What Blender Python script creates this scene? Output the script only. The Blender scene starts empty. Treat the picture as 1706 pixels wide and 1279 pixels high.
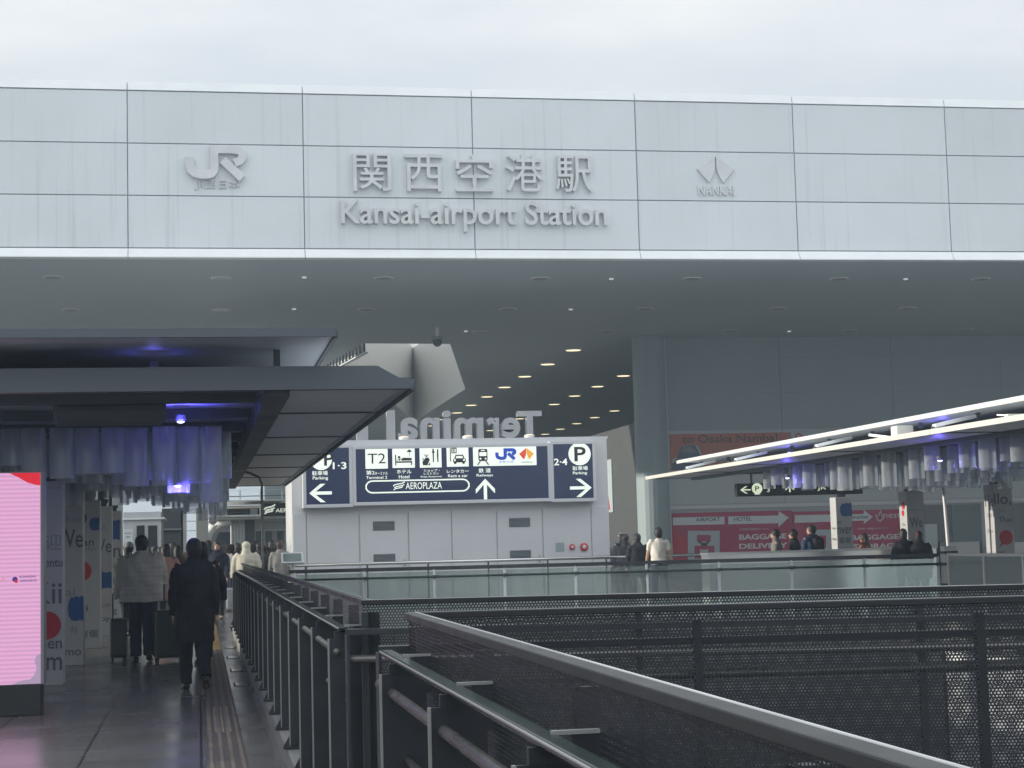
import bpy, bmesh, math, random
import numpy as np
from mathutils import Vector, Matrix
R_ = math.radians
random.seed(7)
S = bpy.context.scene
COL = S.collection
# ------------------------------------------------------------------ camera
F, CH = 2850.0, 1.57                      # focal length in photo pixels, eye height
_yw, _pt, _rl = R_(10.46), R_(5.28), 0.027
FW = Vector((math.sin(_yw)*math.cos(_pt), math.cos(_yw)*math.cos(_pt), math.sin(_pt)))
_r0 = Vector((math.cos(_yw), -math.sin(_yw), 0)); _u0 = _r0.cross(FW)
RT = _r0*math.cos(_rl) - _u0*math.sin(_rl)
UP = _u0*math.cos(_rl) + _r0*math.sin(_rl)
CAM = Vector((0, 0, CH))
cd = bpy.data.cameras.new('camera'); cam = bpy.data.objects.new('camera', cd); COL.objects.link(cam)
cd.sensor_width = 36; cd.lens = 36*F/1706; cd.clip_start = 0.05; cd.clip_end = 3000
cam.matrix_world = Matrix.Translation(CAM) @ Matrix((RT, UP, -FW)).transposed().to_4x4()
S.camera = cam
# ------------------------------------------------------------------ sky, sun, exposure
SUN_EL, SUN_AZ = R_(9.5), R_(-86)        # azimuth from +Y towards +X: the sun stands to the left
W = bpy.data.worlds.new('World'); S.world = W; W.use_nodes = True
nt = W.node_tree; nt.nodes.clear()
def wn(t, **k):
    n = nt.nodes.new(t)
    for a, b in k.items(): setattr(n, a, b)
    return n
sky = wn('ShaderNodeTexSky', sky_type='NISHITA', sun_disc=False, sun_elevation=SUN_EL, sun_rotation=SUN_AZ, air_density=1.2, dust_density=2.0)
tc = wn('ShaderNodeTexCoord'); sep = wn('ShaderNodeSeparateXYZ'); nt.links.new(tc.outputs['Generated'], sep.inputs[0])
mp = wn('ShaderNodeMapping'); mp.inputs['Scale'].default_value = (1.6, 1.6, 5.0); nt.links.new(tc.outputs['Generated'], mp.inputs[0])
nz = wn('ShaderNodeTexNoise'); nz.inputs['Scale'].default_value = 2.6; nz.inputs['Detail'].default_value = 6; nt.links.new(mp.outputs[0], nz.inputs[0])
cr = wn('ShaderNodeValToRGB'); cr.color_ramp.elements[0].position = .36; cr.color_ramp.elements[1].position = .68
cr.color_ramp.elements[0].color = (7.3, 7.9, 8.5, 1); cr.color_ramp.elements[1].color = (9.3, 9.5, 9.6, 1); nt.links.new(nz.outputs[0], cr.inputs[0])
# overcast sky: brighter overhead than near the horizon
mr = wn('ShaderNodeMapRange'); mr.inputs['From Min'].default_value = 0.0; mr.inputs['From Max'].default_value = 1.0
mr.inputs['To Min'].default_value = .78; mr.inputs['To Max'].default_value = 1.75; nt.links.new(sep.outputs['Z'], mr.inputs[0])
mr2 = wn('ShaderNodeMapRange'); mr2.inputs['From Min'].default_value = .2; mr2.inputs['From Max'].default_value = -1.0   # sky brightened behind the viewer to light the fascia
mr2.inputs['To Min'].default_value = 1.0; mr2.inputs['To Max'].default_value = 1.3; nt.links.new(sep.outputs['Y'], mr2.inputs[0])
mm = wn('ShaderNodeMath', operation='MULTIPLY'); nt.links.new(mr.outputs[0], mm.inputs[0]); nt.links.new(mr2.outputs[0], mm.inputs[1])
vm = wn('ShaderNodeVectorMath', operation='SCALE'); nt.links.new(cr.outputs[0], vm.inputs[0]); nt.links.new(mm.outputs[0], vm.inputs['Scale'])
mx = wn('ShaderNodeMix', data_type='RGBA'); mx.inputs['Factor'].default_value = .93
nt.links.new(sky.outputs[0], mx.inputs[6]); nt.links.new(vm.outputs[0], mx.inputs[7])
bg = wn('ShaderNodeBackground'); bg.inputs['Strength'].default_value = .1; nt.links.new(mx.outputs[2], bg.inputs[0])
ow = wn('ShaderNodeOutputWorld'); nt.links.new(bg.outputs[0], ow.inputs[0])
sl = bpy.data.lights.new('sun', 'SUN'); sun = bpy.data.objects.new('sun', sl); COL.objects.link(sun)
sl.energy = 5.0; sl.angle = R_(.6); sl.color = (1, .93, .8)
sd = Vector((math.sin(SUN_AZ)*math.cos(SUN_EL), math.cos(SUN_AZ)*math.cos(SUN_EL), math.sin(SUN_EL)))
sun.rotation_euler = sd.to_track_quat('Z', 'Y').to_euler()
S.view_settings.view_transform = 'Standard'; S.view_settings.look = 'None'; S.view_settings.gamma = 1
S.view_settings.exposure = 0.0
S.render.engine = 'CYCLES'
cy = S.cycles; cy.use_denoising = True; cy.max_bounces = 8; cy.transparent_max_bounces = 24; cy.diffuse_bounces = 4
cy.sample_clamp_indirect = 6; cy.caustics_reflective = False; cy.caustics_refractive = False
# ------------------------------------------------------------------ layout helpers: where a photographed point lies on a known plane
def _ray(px, py): return FW*F + RT*(px-853) + UP*(639.5-py)
def PY(px, py, Y): d = _ray(px, py); return CAM + d*(Y/d.y)
def PX(px, py, X): d = _ray(px, py); return CAM + d*(X/d.x)
def PZ(px, py, Z): d = _ray(px, py); return CAM + d*((Z-CH)/d.z)
# ------------------------------------------------------------------ materials
M = {}
def mat(name, col, rough=.6, metal=0, spec=.5, bump=0, bscale=20, var=0, vscale=3, emit=None, estr=1, stretch=None, trans=0, coat=0):
    m = bpy.data.materials.new(name); m.use_nodes = True; n = m.node_tree.nodes; l = m.node_tree.links
    b = n['Principled BSDF']; b.inputs['Base Color'].default_value = (*col, 1); b.inputs['Roughness'].default_value = rough
    b.inputs['Metallic'].default_value = metal; b.inputs['Specular IOR Level'].default_value = spec
    if coat: b.inputs['Coat Weight'].default_value = coat
    if emit: b.inputs['Emission Color'].default_value = (*emit, 1); b.inputs['Emission Strength'].default_value = estr
    if bump or var:
        t = n.new('ShaderNodeTexCoord'); mp = n.new('ShaderNodeMapping'); l.new(t.outputs['Object'], mp.inputs[0])
        if stretch: mp.inputs['Scale'].default_value = stretch
    if var:
        z = n.new('ShaderNodeTexNoise'); z.inputs['Scale'].default_value = vscale; z.inputs['Detail'].default_value = 6; l.new(mp.outputs[0], z.inputs[0])
        r = n.new('ShaderNodeMapRange'); r.inputs['From Min'].default_value = .3; r.inputs['From Max'].default_value = .7
        r.inputs['To Min'].default_value = 1-var; r.inputs['To Max'].default_value = 1+var; l.new(z.outputs[0], r.inputs[0])
        v = n.new('ShaderNodeVectorMath'); v.operation = 'SCALE'; v.inputs[0].default_value = col; l.new(r.outputs[0], v.inputs['Scale']); l.new(v.outputs[0], b.inputs['Base Color'])
        r2 = n.new('ShaderNodeMapRange'); r2.inputs['From Min'].default_value = .3; r2.inputs['From Max'].default_value = .7
        r2.inputs['To Min'].default_value = max(.02, rough*.8); r2.inputs['To Max'].default_value = min(1, rough*1.2); l.new(z.outputs[0], r2.inputs[0]); l.new(r2.outputs[0], b.inputs['Roughness'])
    if bump:
        z2 = n.new('ShaderNodeTexNoise'); z2.inputs['Scale'].default_value = bscale; z2.inputs['Detail'].default_value = 4; l.new(mp.outputs[0], z2.inputs[0])
        bp = n.new('ShaderNodeBump'); bp.inputs['Strength'].default_value = bump; bp.inputs['Distance'].default_value = .02; l.new(z2.outputs[0], bp.inputs['Height']); l.new(bp.outputs[0], b.inputs['Normal'])
    M[name] = m; return m
def emis(name, col, s):
    m = bpy.data.materials.new(name); m.use_nodes = True; n = m.node_tree.nodes; n.clear(); l = m.node_tree.links
    e = n.new('ShaderNodeEmission'); e.inputs[0].default_value = (*col, 1); e.inputs[1].default_value = s
    o = n.new('ShaderNodeOutputMaterial'); l.new(e.outputs[0], o.inputs[0]); M[name] = m; return m
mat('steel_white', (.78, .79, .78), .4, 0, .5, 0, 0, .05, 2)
mat('lip', (.84, .86, .86), .35, 0, .5, 0, 0, .04, 1.5)
mat('joint', (.44, .46, .48), .8)
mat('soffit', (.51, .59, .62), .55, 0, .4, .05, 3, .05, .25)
mat('letter_steel', (.64, .65, .65), .4, .1, .5, 0, 0, .10, 2.5)
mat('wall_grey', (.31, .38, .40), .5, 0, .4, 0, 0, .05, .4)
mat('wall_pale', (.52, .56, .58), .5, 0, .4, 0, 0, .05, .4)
mat('well_white', (.66, .66, .63), .6)
mat('concrete', (.17, .17, .168), .85, 0, .3, .2, 30, .18, 1.2)
mat('kerb', (.25, .25, .245), .55, 0, .5, .15, 40, .15, 2)
mat('asphalt', (.06, .06, .062), .9, 0, .3, .3, 60, .2, .3)
mat('box_white', (.63, .64, .655), .45, 0, .5, 0, 0, .04, 1)
mat('box_frame', (.60, .61, .63), .4, .1)
mat('vent', (.08, .085, .09), .6)
mat('navy', (.014, .022, .068), .45, 0, .5, emit=(.02, .032, .11), estr=.15)
mat('sign_white', (.85, .88, .80), .5, emit=(.9, 1, .86), estr=.55)
mat('sign_black', (.012, .012, .014), .5)
mat('jr_blue', (.01, .06, .45), .5, emit=(.01, .06, .5), estr=.35)
mat('nan_red', (.75, .07, .03), .5, emit=(.8, .08, .03), estr=.35)
mat('nan_orange', (.95, .42, .03), .5, emit=(.95, .42, .03), estr=.35)
mat('tri_red', (.55, .03, .05), .4)
mat('dark_steel', (.040, .046, .054), .42, .35, .5, 0, 0, .15, 6)
mat('fence_black', (.022, .025, .029), .45, .1, .4, 0, 0, .1, 4)
mat('bright_panel', (.82, .81, .77), .22, .45, .5, .04, 2, .08, .8)
mat('post_edge', (.34, .34, .33), .4, .2)
mat('cap_steel', (.05, .052, .052), .5, .2, .5, 0, 0, .12, 4)
mat('chrome', (.62, .63, .62), .18, .95)
mat('handrail', (.15, .145, .14), .3, .5, .5, 0, 0, .1, 5)
mat('green_glass', (.016, .034, .029), .2, 0, .3)
mat('canopy_grey', (.85, .86, .87), .42, .1, .5, 0, 0, .10, 1.2, stretch=(.4, 6, 6))
mat('canopy_roof', (.56, .61, .67), .5, .1, .4, 0, 0, .08, 1)
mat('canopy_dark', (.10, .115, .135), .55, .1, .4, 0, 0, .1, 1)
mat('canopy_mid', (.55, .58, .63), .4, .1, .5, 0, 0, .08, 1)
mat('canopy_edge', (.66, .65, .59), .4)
mat('pillar_wrap', (.50, .50, .50), .5, 0, .4, 0, 0, .06, 1)
mat('pillar_dark', (.03, .03, .035), .5)
mat('print_grey', (.13, .135, .15), .5)
mat('print_soft', (.30, .31, .32), .5)
mat('print_red', (.52, .02, .04), .5)
mat('print_blue', (.012, .09, .30), .5)
mat('leaf', (.02, .07, .035), .6)
mat('screen_black', (.012, .012, .015), .35)
mat('screen_edge', (.25, .27, .28), .4)
emis('screen_red', (.75, .03, .05), .95)
emis('screen_mauve', (.52, .40, .58), .8)
emis('screen_navy', (.09, .06, .30), .8)
emis('screen_coral', (.9, .35, .35), .8)
mat('pink_paint', (.42, .035, .10), .5, 0, .4, 0, 0, .06, .6)
mat('banner_white', (.68, .72, .74), .5)
mat('banner_pale', (.45, .52, .54), .5)
mat('orange_print', (.50, .15, .10), .5, 0, .4, 0, 0, .12, .8)
mat('print_brown', (.07, .028, .03), .5)
mat('train_blue', (.035, .07, .14), .4)
mat('train_pale', (.35, .42, .45), .4)
mat('window_dark', (.03, .036, .042), .12, 0, .7)
mat('window_teal', (.10, .15, .155), .2, 0, .5)
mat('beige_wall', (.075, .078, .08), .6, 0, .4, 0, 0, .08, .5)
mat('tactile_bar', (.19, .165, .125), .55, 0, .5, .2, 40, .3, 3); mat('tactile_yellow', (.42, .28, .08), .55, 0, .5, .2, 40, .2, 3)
mat('tactile', (.105, .092, .075), .55, 0, .5, .2, 40, .25, 3)
emis('warm_lamp', (1.0, .84, .50), 1.6)
emis('cool_lamp', (.9, .95, 1.0), .5)
emis('blue_lamp', (.10, .08, 1.0), 9)
emis('blue_white', (.75, .72, 1.0), 6)
mat('lamp_trim', (.85, .86, .86), .4)
mat('lamp_lens', (.30, .33, .35), .3)
mat('terminal_letter', (.42, .43, .45), .4, .3, .5, 0, 0, .08, 3)
mat('skin', (.52, .31, .22), .55, 0, .4)
mat('hair', (.012, .011, .012), .5, 0, .5, .3, 120)
mat('hair_brown', (.03, .014, .011), .5, 0, .5, .3, 120)
mat('eye', (.01, .01, .01), .2)
def cloth(n, c, b=.5, bs=9): return mat(n, c, .85, 0, .25, b, bs, .12, 6)
cloth('coat_black', (.020, .022, .028)); cloth('trouser_black', (.018, .020, .026)); cloth('navy_cloth', (.025, .032, .055))
cloth('puffer', (.47, .455, .42), .6, 14); cloth('cream', (.52, .50, .41)); cloth('white_knit', (.58, .54, .56)); cloth('tee', (.72, .68, .60))
cloth('jeans', (.035, .055, .10)); cloth('grey_jacket', (.20, .20, .19)); cloth('dark_green', (.025, .035, .032)); cloth('blue_jacket', (.03, .065, .13))
cloth('plaid', (.42, .16, .11), .4, 30); cloth('pinkish', (.55, .30, .27)); cloth('hat_red', (.14, .035, .045), .6, 40); cloth('brown_coat', (.07, .045, .038)); cloth('pale_grey', (.33, .34, .37))
mat('shoe', (.012, .012, .013), .3); mat('case_dark', (.035, .04, .04), .35, 0, .5, 0, 0, .1, 5); mat('case_green', (.035, .06, .045), .35, 0, .5, 0, 0, .1, 5)
# material with its own graph: fascia panels with rain streaks
def fascia_mat():
    m = mat('fascia', (.7, .75, .77), .42); n = m.node_tree.nodes; l = m.node_tree.links; b = n['Principled BSDF']
    t = n.new('ShaderNodeTexCoord')
    def noise(scale, sc, det=4):
        p = n.new('ShaderNodeMapping'); p.inputs['Scale'].default_value = sc; l.new(t.outputs['Object'], p.inputs[0])
        z = n.new('ShaderNodeTexNoise'); z.inputs['Scale'].default_value = scale; z.inputs['Detail'].default_value = det; l.new(p.outputs[0], z.inputs[0]); return z.outputs[0]
    def rng(i, a, b_, c, d):
        r = n.new('ShaderNodeMapRange'); r.inputs['From Min'].default_value = a; r.inputs['From Max'].default_value = b_
        r.inputs['To Min'].default_value = c; r.inputs['To Max'].default_value = d; l.new(i, r.inputs[0]); return r.outputs[0]
    def mul(a, b_):
        q = n.new('ShaderNodeMath'); q.operation = 'MULTIPLY'; l.new(a, q.inputs[0]); l.new(b_, q.inputs[1]); return q.outputs[0]
    streak = rng(noise(1.0, (7, 7, .16), 5), .57, .76, 1.0, .83)
    fine = rng(noise(1.0, (22, 22, .35), 3), .55, .85, 1.0, .95)
    cloud = rng(noise(.35, (1, 1, 1), 3), .3, .7, .95, 1.04)
    v = n.new('ShaderNodeVectorMath'); v.operation = 'SCALE'; v.inputs[0].default_value = (.70, .735, .75)
    mp = n.new('ShaderNodeMapping'); mp.inputs['Location'].default_value = (24.42, .5, -8.93); l.new(t.outputs['Object'], mp.inputs[0])
    sn_ = n.new('ShaderNodeVectorMath'); sn_.operation = 'SNAP'; sn_.inputs[1].default_value = (4.265, 50, 1.3); l.new(mp.outputs[0], sn_.inputs[0])
    wv = n.new('ShaderNodeTexWhiteNoise'); wv.noise_dimensions = '3D'; l.new(sn_.outputs[0], wv.inputs['Vector'])
    tone = rng(wv.outputs['Value'], 0, 1, .955, 1.02)
    l.new(mul(mul(mul(streak, fine), cloud), tone), v.inputs['Scale']); l.new(v.outputs[0], b.inputs['Base Color'])
fascia_mat()
def perf_mat(name, col, pitch=.0152, rad=.37):
    m = mat(name, col, .45, .3); n = m.node_tree.nodes; l = m.node_tree.links; b = n['Principled BSDF']; out = n['Material Output']
    uv = n.new('ShaderNodeUVMap'); mp = n.new('ShaderNodeMapping'); mp.inputs['Scale'].default_value = (1/pitch, 1/(pitch*1.732), 1); l.new(uv.outputs[0], mp.inputs[0])
    ds = []
    for off in (0, .5):
        a = n.new('ShaderNodeVectorMath'); a.operation = 'ADD'; a.inputs[1].default_value = (off, off, 0); l.new(mp.outputs[0], a.inputs[0])
        f = n.new('ShaderNodeVectorMath'); f.operation = 'FRACTION'; l.new(a.outputs[0], f.inputs[0])
        s = n.new('ShaderNodeVectorMath'); s.operation = 'SUBTRACT'; s.inputs[1].default_value = (.5, .5, 0); l.new(f.outputs[0], s.inputs[0])
        k = n.new('ShaderNodeVectorMath'); k.operation = 'MULTIPLY'; k.inputs[1].default_value = (1, 1.732, 0); l.new(s.outputs[0], k.inputs[0])
        g = n.new('ShaderNodeVectorMath'); g.operation = 'LENGTH'; l.new(k.outputs[0], g.inputs[0]); ds.append(g.outputs['Value'])
    mn = n.new('ShaderNodeMath'); mn.operation = 'MINIMUM'; l.new(ds[0], mn.inputs[0]); l.new(ds[1], mn.inputs[1])
    lt = n.new('ShaderNodeMath'); lt.operation = 'LESS_THAN'; lt.inputs[1].default_value = rad; l.new(mn.outputs[0], lt.inputs[0])
    tr = n.new('ShaderNodeBsdfTransparent'); mx = n.new('ShaderNodeMixShader'); l.new(lt.outputs[0], mx.inputs[0]); l.new(b.outputs[0], mx.inputs[1]); l.new(tr.outputs[0], mx.inputs[2]); l.new(mx.outputs[0], out.inputs[0])
perf_mat('perforated', (.030, .034, .041), rad=.345)
def glass_mat(name, tint, gloss=.12, frost=0, frostcol=(.7, .75, .75)):
    m = bpy.data.materials.new(name); m.use_nodes = True; n = m.node_tree.nodes; n.clear(); l = m.node_tree.links
    o = n.new('ShaderNodeOutputMaterial'); t = n.new('ShaderNodeBsdfTransparent'); t.inputs[0].default_value = (*tint, 1)
    g = n.new('ShaderNodeBsdfGlossy'); g.inputs['Roughness'].default_value = .06; g.inputs[0].default_value = (.9, 1, .97, 1)
    fr = n.new('ShaderNodeFresnel'); fr.inputs[0].default_value = 1.45
    ad = n.new('ShaderNodeMath'); ad.operation = 'ADD'; ad.inputs[1].default_value = gloss; l.new(fr.outputs[0], ad.inputs[0])
    mx = n.new('ShaderNodeMixShader'); l.new(ad.outputs[0], mx.inputs[0]); l.new(t.outputs[0], mx.inputs[1]); l.new(g.outputs[0], mx.inputs[2])
    last = mx
    if frost:
        d = n.new('ShaderNodeBsdfDiffuse'); d.inputs[0].default_value = (*frostcol, 1); tl = n.new('ShaderNodeBsdfTranslucent'); tl.inputs[0].default_value = (*frostcol, 1)
        a = n.new('ShaderNodeMixShader'); l.new(d.outputs[0], a.inputs[1]); l.new(tl.outputs[0], a.inputs[2])
        m2 = n.new('ShaderNodeMixShader'); m2.inputs[0].default_value = frost; l.new(mx.outputs[0], m2.inputs[1]); l.new(a.outputs[0], m2.inputs[2]); last = m2
    l.new(last.outputs[0], o.inputs[0]); M[name] = m
glass_mat('glass', (.90, .95, .93), .17, .18, (.62, .68, .66))
glass_mat('glass_frost', (.75, .8, .8), .1, .55, (.5, .52, .52))
glass_mat('tube', (.94, .95, .98), .0, .27, (.84, .87, .93))
def floor_mat():
    m = mat('floor_tile', (.06, .06, .06), .2); n = m.node_tree.nodes; l = m.node_tree.links; b = n['Principled BSDF']
    t = n.new('ShaderNodeTexCoord')
    br = n.new('ShaderNodeTexBrick'); br.offset = 0; br.inputs['Scale'].default_value = 1; br.inputs['Brick Width'].default_value = .9; br.inputs['Row Height'].default_value = .9
    br.inputs['Mortar Size'].default_value = .012; br.inputs['Color1'].default_value = (.17, .165, .16, 1); br.inputs['Color2'].default_value = (.145, .142, .14, 1); br.inputs['Mortar'].default_value = (.045, .045, .045, 1)
    l.new(t.outputs['Object'], br.inputs[0])
    z = n.new('ShaderNodeTexNoise'); z.inputs['Scale'].default_value = 1.3; z.inputs['Detail'].default_value = 5; l.new(t.outputs['Object'], z.inputs[0])
    r = n.new('ShaderNodeMapRange'); r.inputs['From Min'].default_value = .3; r.inputs['From Max'].default_value = .7; r.inputs['To Min'].default_value = .16; r.inputs['To Max'].default_value = .30
    l.new(z.outputs[0], r.inputs[0]); l.new(r.outputs[0], b.inputs['Roughness']); l.new(br.outputs[0], b.inputs['Base Color'])
    bp = n.new('ShaderNodeBump'); bp.inputs['Strength'].default_value = .25; bp.inputs['Distance'].default_value = .004; bp.invert = True; l.new(br.outputs['Fac'], bp.inputs['Height']); l.new(bp.outputs[0], b.inputs['Normal'])
    b.inputs['Specular IOR Level'].default_value = .7
floor_mat()
def screen_mat():
    m = bpy.data.materials.new('screen_pink'); m.use_nodes = True; n = m.node_tree.nodes; n.clear(); l = m.node_tree.links
    t = n.new('ShaderNodeTexCoord'); s = n.new('ShaderNodeSeparateXYZ'); l.new(t.outputs['Object'], s.inputs[0])
    q = n.new('ShaderNodeMath'); q.operation = 'MULTIPLY'; q.inputs[1].default_value = 2*math.pi/.043; l.new(s.outputs['Z'], q.inputs[0])
    c = n.new('ShaderNodeMath'); c.operation = 'SINE'; l.new(q.outputs[0], c.inputs[0])
    r = n.new('ShaderNodeMapRange'); r.inputs['From Min'].default_value = -1; r.inputs['From Max'].default_value = 1; r.inputs['To Min'].default_value = .66; r.inputs['To Max'].default_value = .82; l.new(c.outputs[0], r.inputs[0])
    e = n.new('ShaderNodeEmission'); e.inputs[0].default_value = (1.0, .53, .86, 1); l.new(r.outputs[0], e.inputs[1])
    o = n.new('ShaderNodeOutputMaterial'); l.new(e.outputs[0], o.inputs[0]); M['screen_pink'] = m
screen_mat()
# ------------------------------------------------------------------ mesh builder
X3, Y3, Z3 = Vector((1, 0, 0)), Vector((0, 1, 0)), Vector((0, 0, 1))
def root_loc(o):
    v = Vector((0, 0, 0))
    while o is not None: v += o.location; o = o.parent
    return v
class MB:
    def __init__(s): s.v = []; s.f = []; s.mi = []; s.uv = {}; s.mats = []
    def m(s, name):
        if name not in s.mats: s.mats.append(name)
        return s.mats.index(name)
    def face(s, pts, mn, uv=None):
        i = len(s.v); s.v += [Vector(p) for p in pts]; s.f.append(list(range(i, i+len(pts)))); s.mi.append(s.m(mn))
        if uv: s.uv[len(s.f)-1] = uv
    def box(s, a, b, mn):
        x0, y0, z0 = (min(p, q) for p, q in zip(a, b)); x1, y1, z1 = (max(p, q) for p, q in zip(a, b))
        s.obox(((x0+x1)/2, (y0+y1)/2, (z0+z1)/2), X3*(x1-x0)/2, Y3*(y1-y0)/2, Z3*(z1-z0)/2, mn); return s
    def obox(s, c, ex, ey, ez, mn):
        c = Vector(c); i = len(s.v)
        for a in (-1, 1):
            for b in (-1, 1):
                for d in (-1, 1): s.v.append(c+ex*a+ey*b+ez*d)
        fs = [(0, 1, 3, 2), (4, 6, 7, 5), (0, 4, 5, 1), (2, 3, 7, 6), (0, 2, 6, 4), (1, 5, 7, 3)]
        if ex.cross(ey).dot(ez) < 0: fs = [f[::-1] for f in fs]
        for f in fs: s.f.append([i+k for k in f]); s.mi.append(s.m(mn))
        return s
    def bar(s, p, q, w, h, mn, up=Z3):
        p, q = Vector(p), Vector(q); d = (q-p); L = d.length; d.normalize(); sd_ = d.cross(up)
        if sd_.length < 1e-4: sd_ = d.cross(Y3)
        sd_.normalize(); u = sd_.cross(d); s.obox((p+q)/2, d*L/2, sd_*w/2, u*h/2, mn); return s
    def loft(s, pts, radii, mn, n=12, xa=None, caps=True):
        pts = [Vector(p) for p in pts]; rings = []
        for k, p in enumerate(pts):
            a, b = pts[max(k-1, 0)], pts[min(k+1, len(pts)-1)]; d = (b-a); d = d.normalized() if d.length > 1e-9 else Z3
            x = Vector(xa) if xa is not None else (d.cross(X3) if abs(d.x) < .8 else d.cross(Z3))
            x = x - d*x.dot(d); x.normalize(); y = d.cross(x)
            r = radii[k]; rx, ry = (r, r) if not isinstance(r, tuple) else r
            i = len(s.v); rings.append(i)
            for j in range(n):
                t = 2*math.pi*j/n; s.v.append(p + x*rx*math.cos(t) + y*ry*math.sin(t))
        m_ = s.m(mn)
        for a, b in zip(rings, rings[1:]):
            for j in range(n): s.f.append([a+j, a+(j+1) % n, b+(j+1) % n, b+j]); s.mi.append(m_)
        if caps:
            s.f.append([rings[0]+j for j in range(n)][::-1]); s.mi.append(m_); s.f.append([rings[-1]+j for j in range(n)]); s.mi.append(m_)
        return s
    def tube(s, pts, r, mn, n=10): return s.loft(pts, [r]*len(pts), mn, n)
    def ell(s, c, r, mn, n=12, m=8, rot=None):
        c = Vector(c); i0 = len(s.v); m_ = s.m(mn)
        for a in range(m+1):
            ph = math.pi*a/m
            for b in range(n):
                th = 2*math.pi*b/n; p = Vector((r[0]*math.sin(ph)*math.cos(th), r[1]*math.sin(ph)*math.sin(th), -r[2]*math.cos(ph)))
                s.v.append(c + (rot @ p if rot else p))
        for a in range(m):
            for b in range(n): s.f.append([i0+a*n+b, i0+a*n+(b+1) % n, i0+(a+1)*n+(b+1) % n, i0+(a+1)*n+b]); s.mi.append(m_)
        return s
    def prism(s, poly, ext, mn):
        poly = [Vector(p) for p in poly]; ext = Vector(ext); nrm = Vector((0, 0, 0))
        for a, b in zip(poly, poly[1:]+poly[:1]): nrm += (a-poly[0]).cross(b-poly[0])
        if nrm.dot(ext) < 0: poly = poly[::-1]
        k = len(poly); i = len(s.v); s.v += poly + [p+ext for p in poly]; m_ = s.m(mn)
        s.f.append([i+j for j in range(k)][::-1]); s.mi.append(m_); s.f.append([i+k+j for j in range(k)]); s.mi.append(m_)
        for j in range(k): s.f.append([i+j, i+(j+1) % k, i+k+(j+1) % k, i+k+j]); s.mi.append(m_)
        return s
    def build(s, name, parent=None, smooth=False, bevel=0, local=False, remesh=0, folds=0):
        me = bpy.data.meshes.new(name); off = Vector((0, 0, 0)) if (local or parent is None) else root_loc(parent)
        me.from_pydata([v-off for v in s.v], [], s.f)
        for mn in s.mats: me.materials.append(M[mn])
        for p, k in zip(me.polygons, s.mi): p.material_index = k; p.use_smooth = smooth
        if s.uv:
            ul = me.uv_layers.new(name='UVMap')
            for fi, uv in s.uv.items():
                for li, c in zip(me.polygons[fi].loop_indices, uv): ul.data[li].uv = c
        me.update()
        if remesh:
            tmp = bpy.data.objects.new('tmp', me); COL.objects.link(tmp)
            r = tmp.modifiers.new('r', 'REMESH'); r.mode = 'VOXEL'; r.voxel_size = remesh; r.use_smooth_shade = True
            sm = tmp.modifiers.new('s', 'SMOOTH'); sm.factor = .5; sm.iterations = 2
            dg = bpy.context.evaluated_depsgraph_get(); me2 = bpy.data.meshes.new_from_object(tmp.evaluated_get(dg))
            bpy.data.objects.remove(tmp); bpy.data.meshes.remove(me); me = me2; me.name = name
            if folds:
                nv = len(me.vertices); co = np.empty(nv*3); no = np.empty(nv*3); me.vertices.foreach_get('co', co); me.vertices.foreach_get('normal', no); co = co.reshape(-1, 3); no = no.reshape(-1, 3)
                X_, Y_, Z_ = co.T; ph = len(bpy.data.meshes)*1.7
                q = np.sin(21*X_+9*Z_+ph+2*np.sin(7*Z_+ph))*np.sin(13*Z_-8*Y_+1.3*ph) + .6*np.sin(38*Z_+14*X_*np.sin(5*Z_+ph)+ph) + .5*np.sin(30*X_-22*Y_+17*Z_)
                co = co + no*(folds*.55*q)[:, None]; me.vertices.foreach_set('co', co.ravel()); me.update()
            me.materials.clear(); me.materials.append(M[s.mats[0]])
            for p in me.polygons: p.use_smooth = True
        o = bpy.data.objects.new(name, me); COL.objects.link(o)
        if parent is not None: o.parent = parent
        if bevel:
            b = o.modifiers.new('bevel', 'BEVEL'); b.width = bevel; b.segments = 2; b.limit_method = 'ANGLE'
        return o
def tag(o, label, cat, group=None, kind=None):
    if label: o['label'] = label
    if cat: o['category'] = cat
    if group: o['group'] = group
    if kind: o['kind'] = kind
    return o
def thing(name, loc, label, cat, group=None, rz=0):
    o = bpy.data.objects.new(name, None); COL.objects.link(o); o.location = loc; o.rotation_euler = (0, 0, rz); o.empty_display_size = .2
    return tag(o, label, cat, group)
def dup(root, loc, label, group=None, rz=None):
    r = root.copy(); COL.objects.link(r); r.location = loc
    if rz is not None: r.rotation_euler = (0, 0, rz)
    r['label'] = label
    if group: r['group'] = group
    for ch in list(root.children):
        c = ch.copy(); COL.objects.link(c); c.parent = r
        for g in ch.children: d = g.copy(); COL.objects.link(d); d.parent = c
    return r
def struct(o, label=None): o['kind'] = 'structure'; return o
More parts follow.
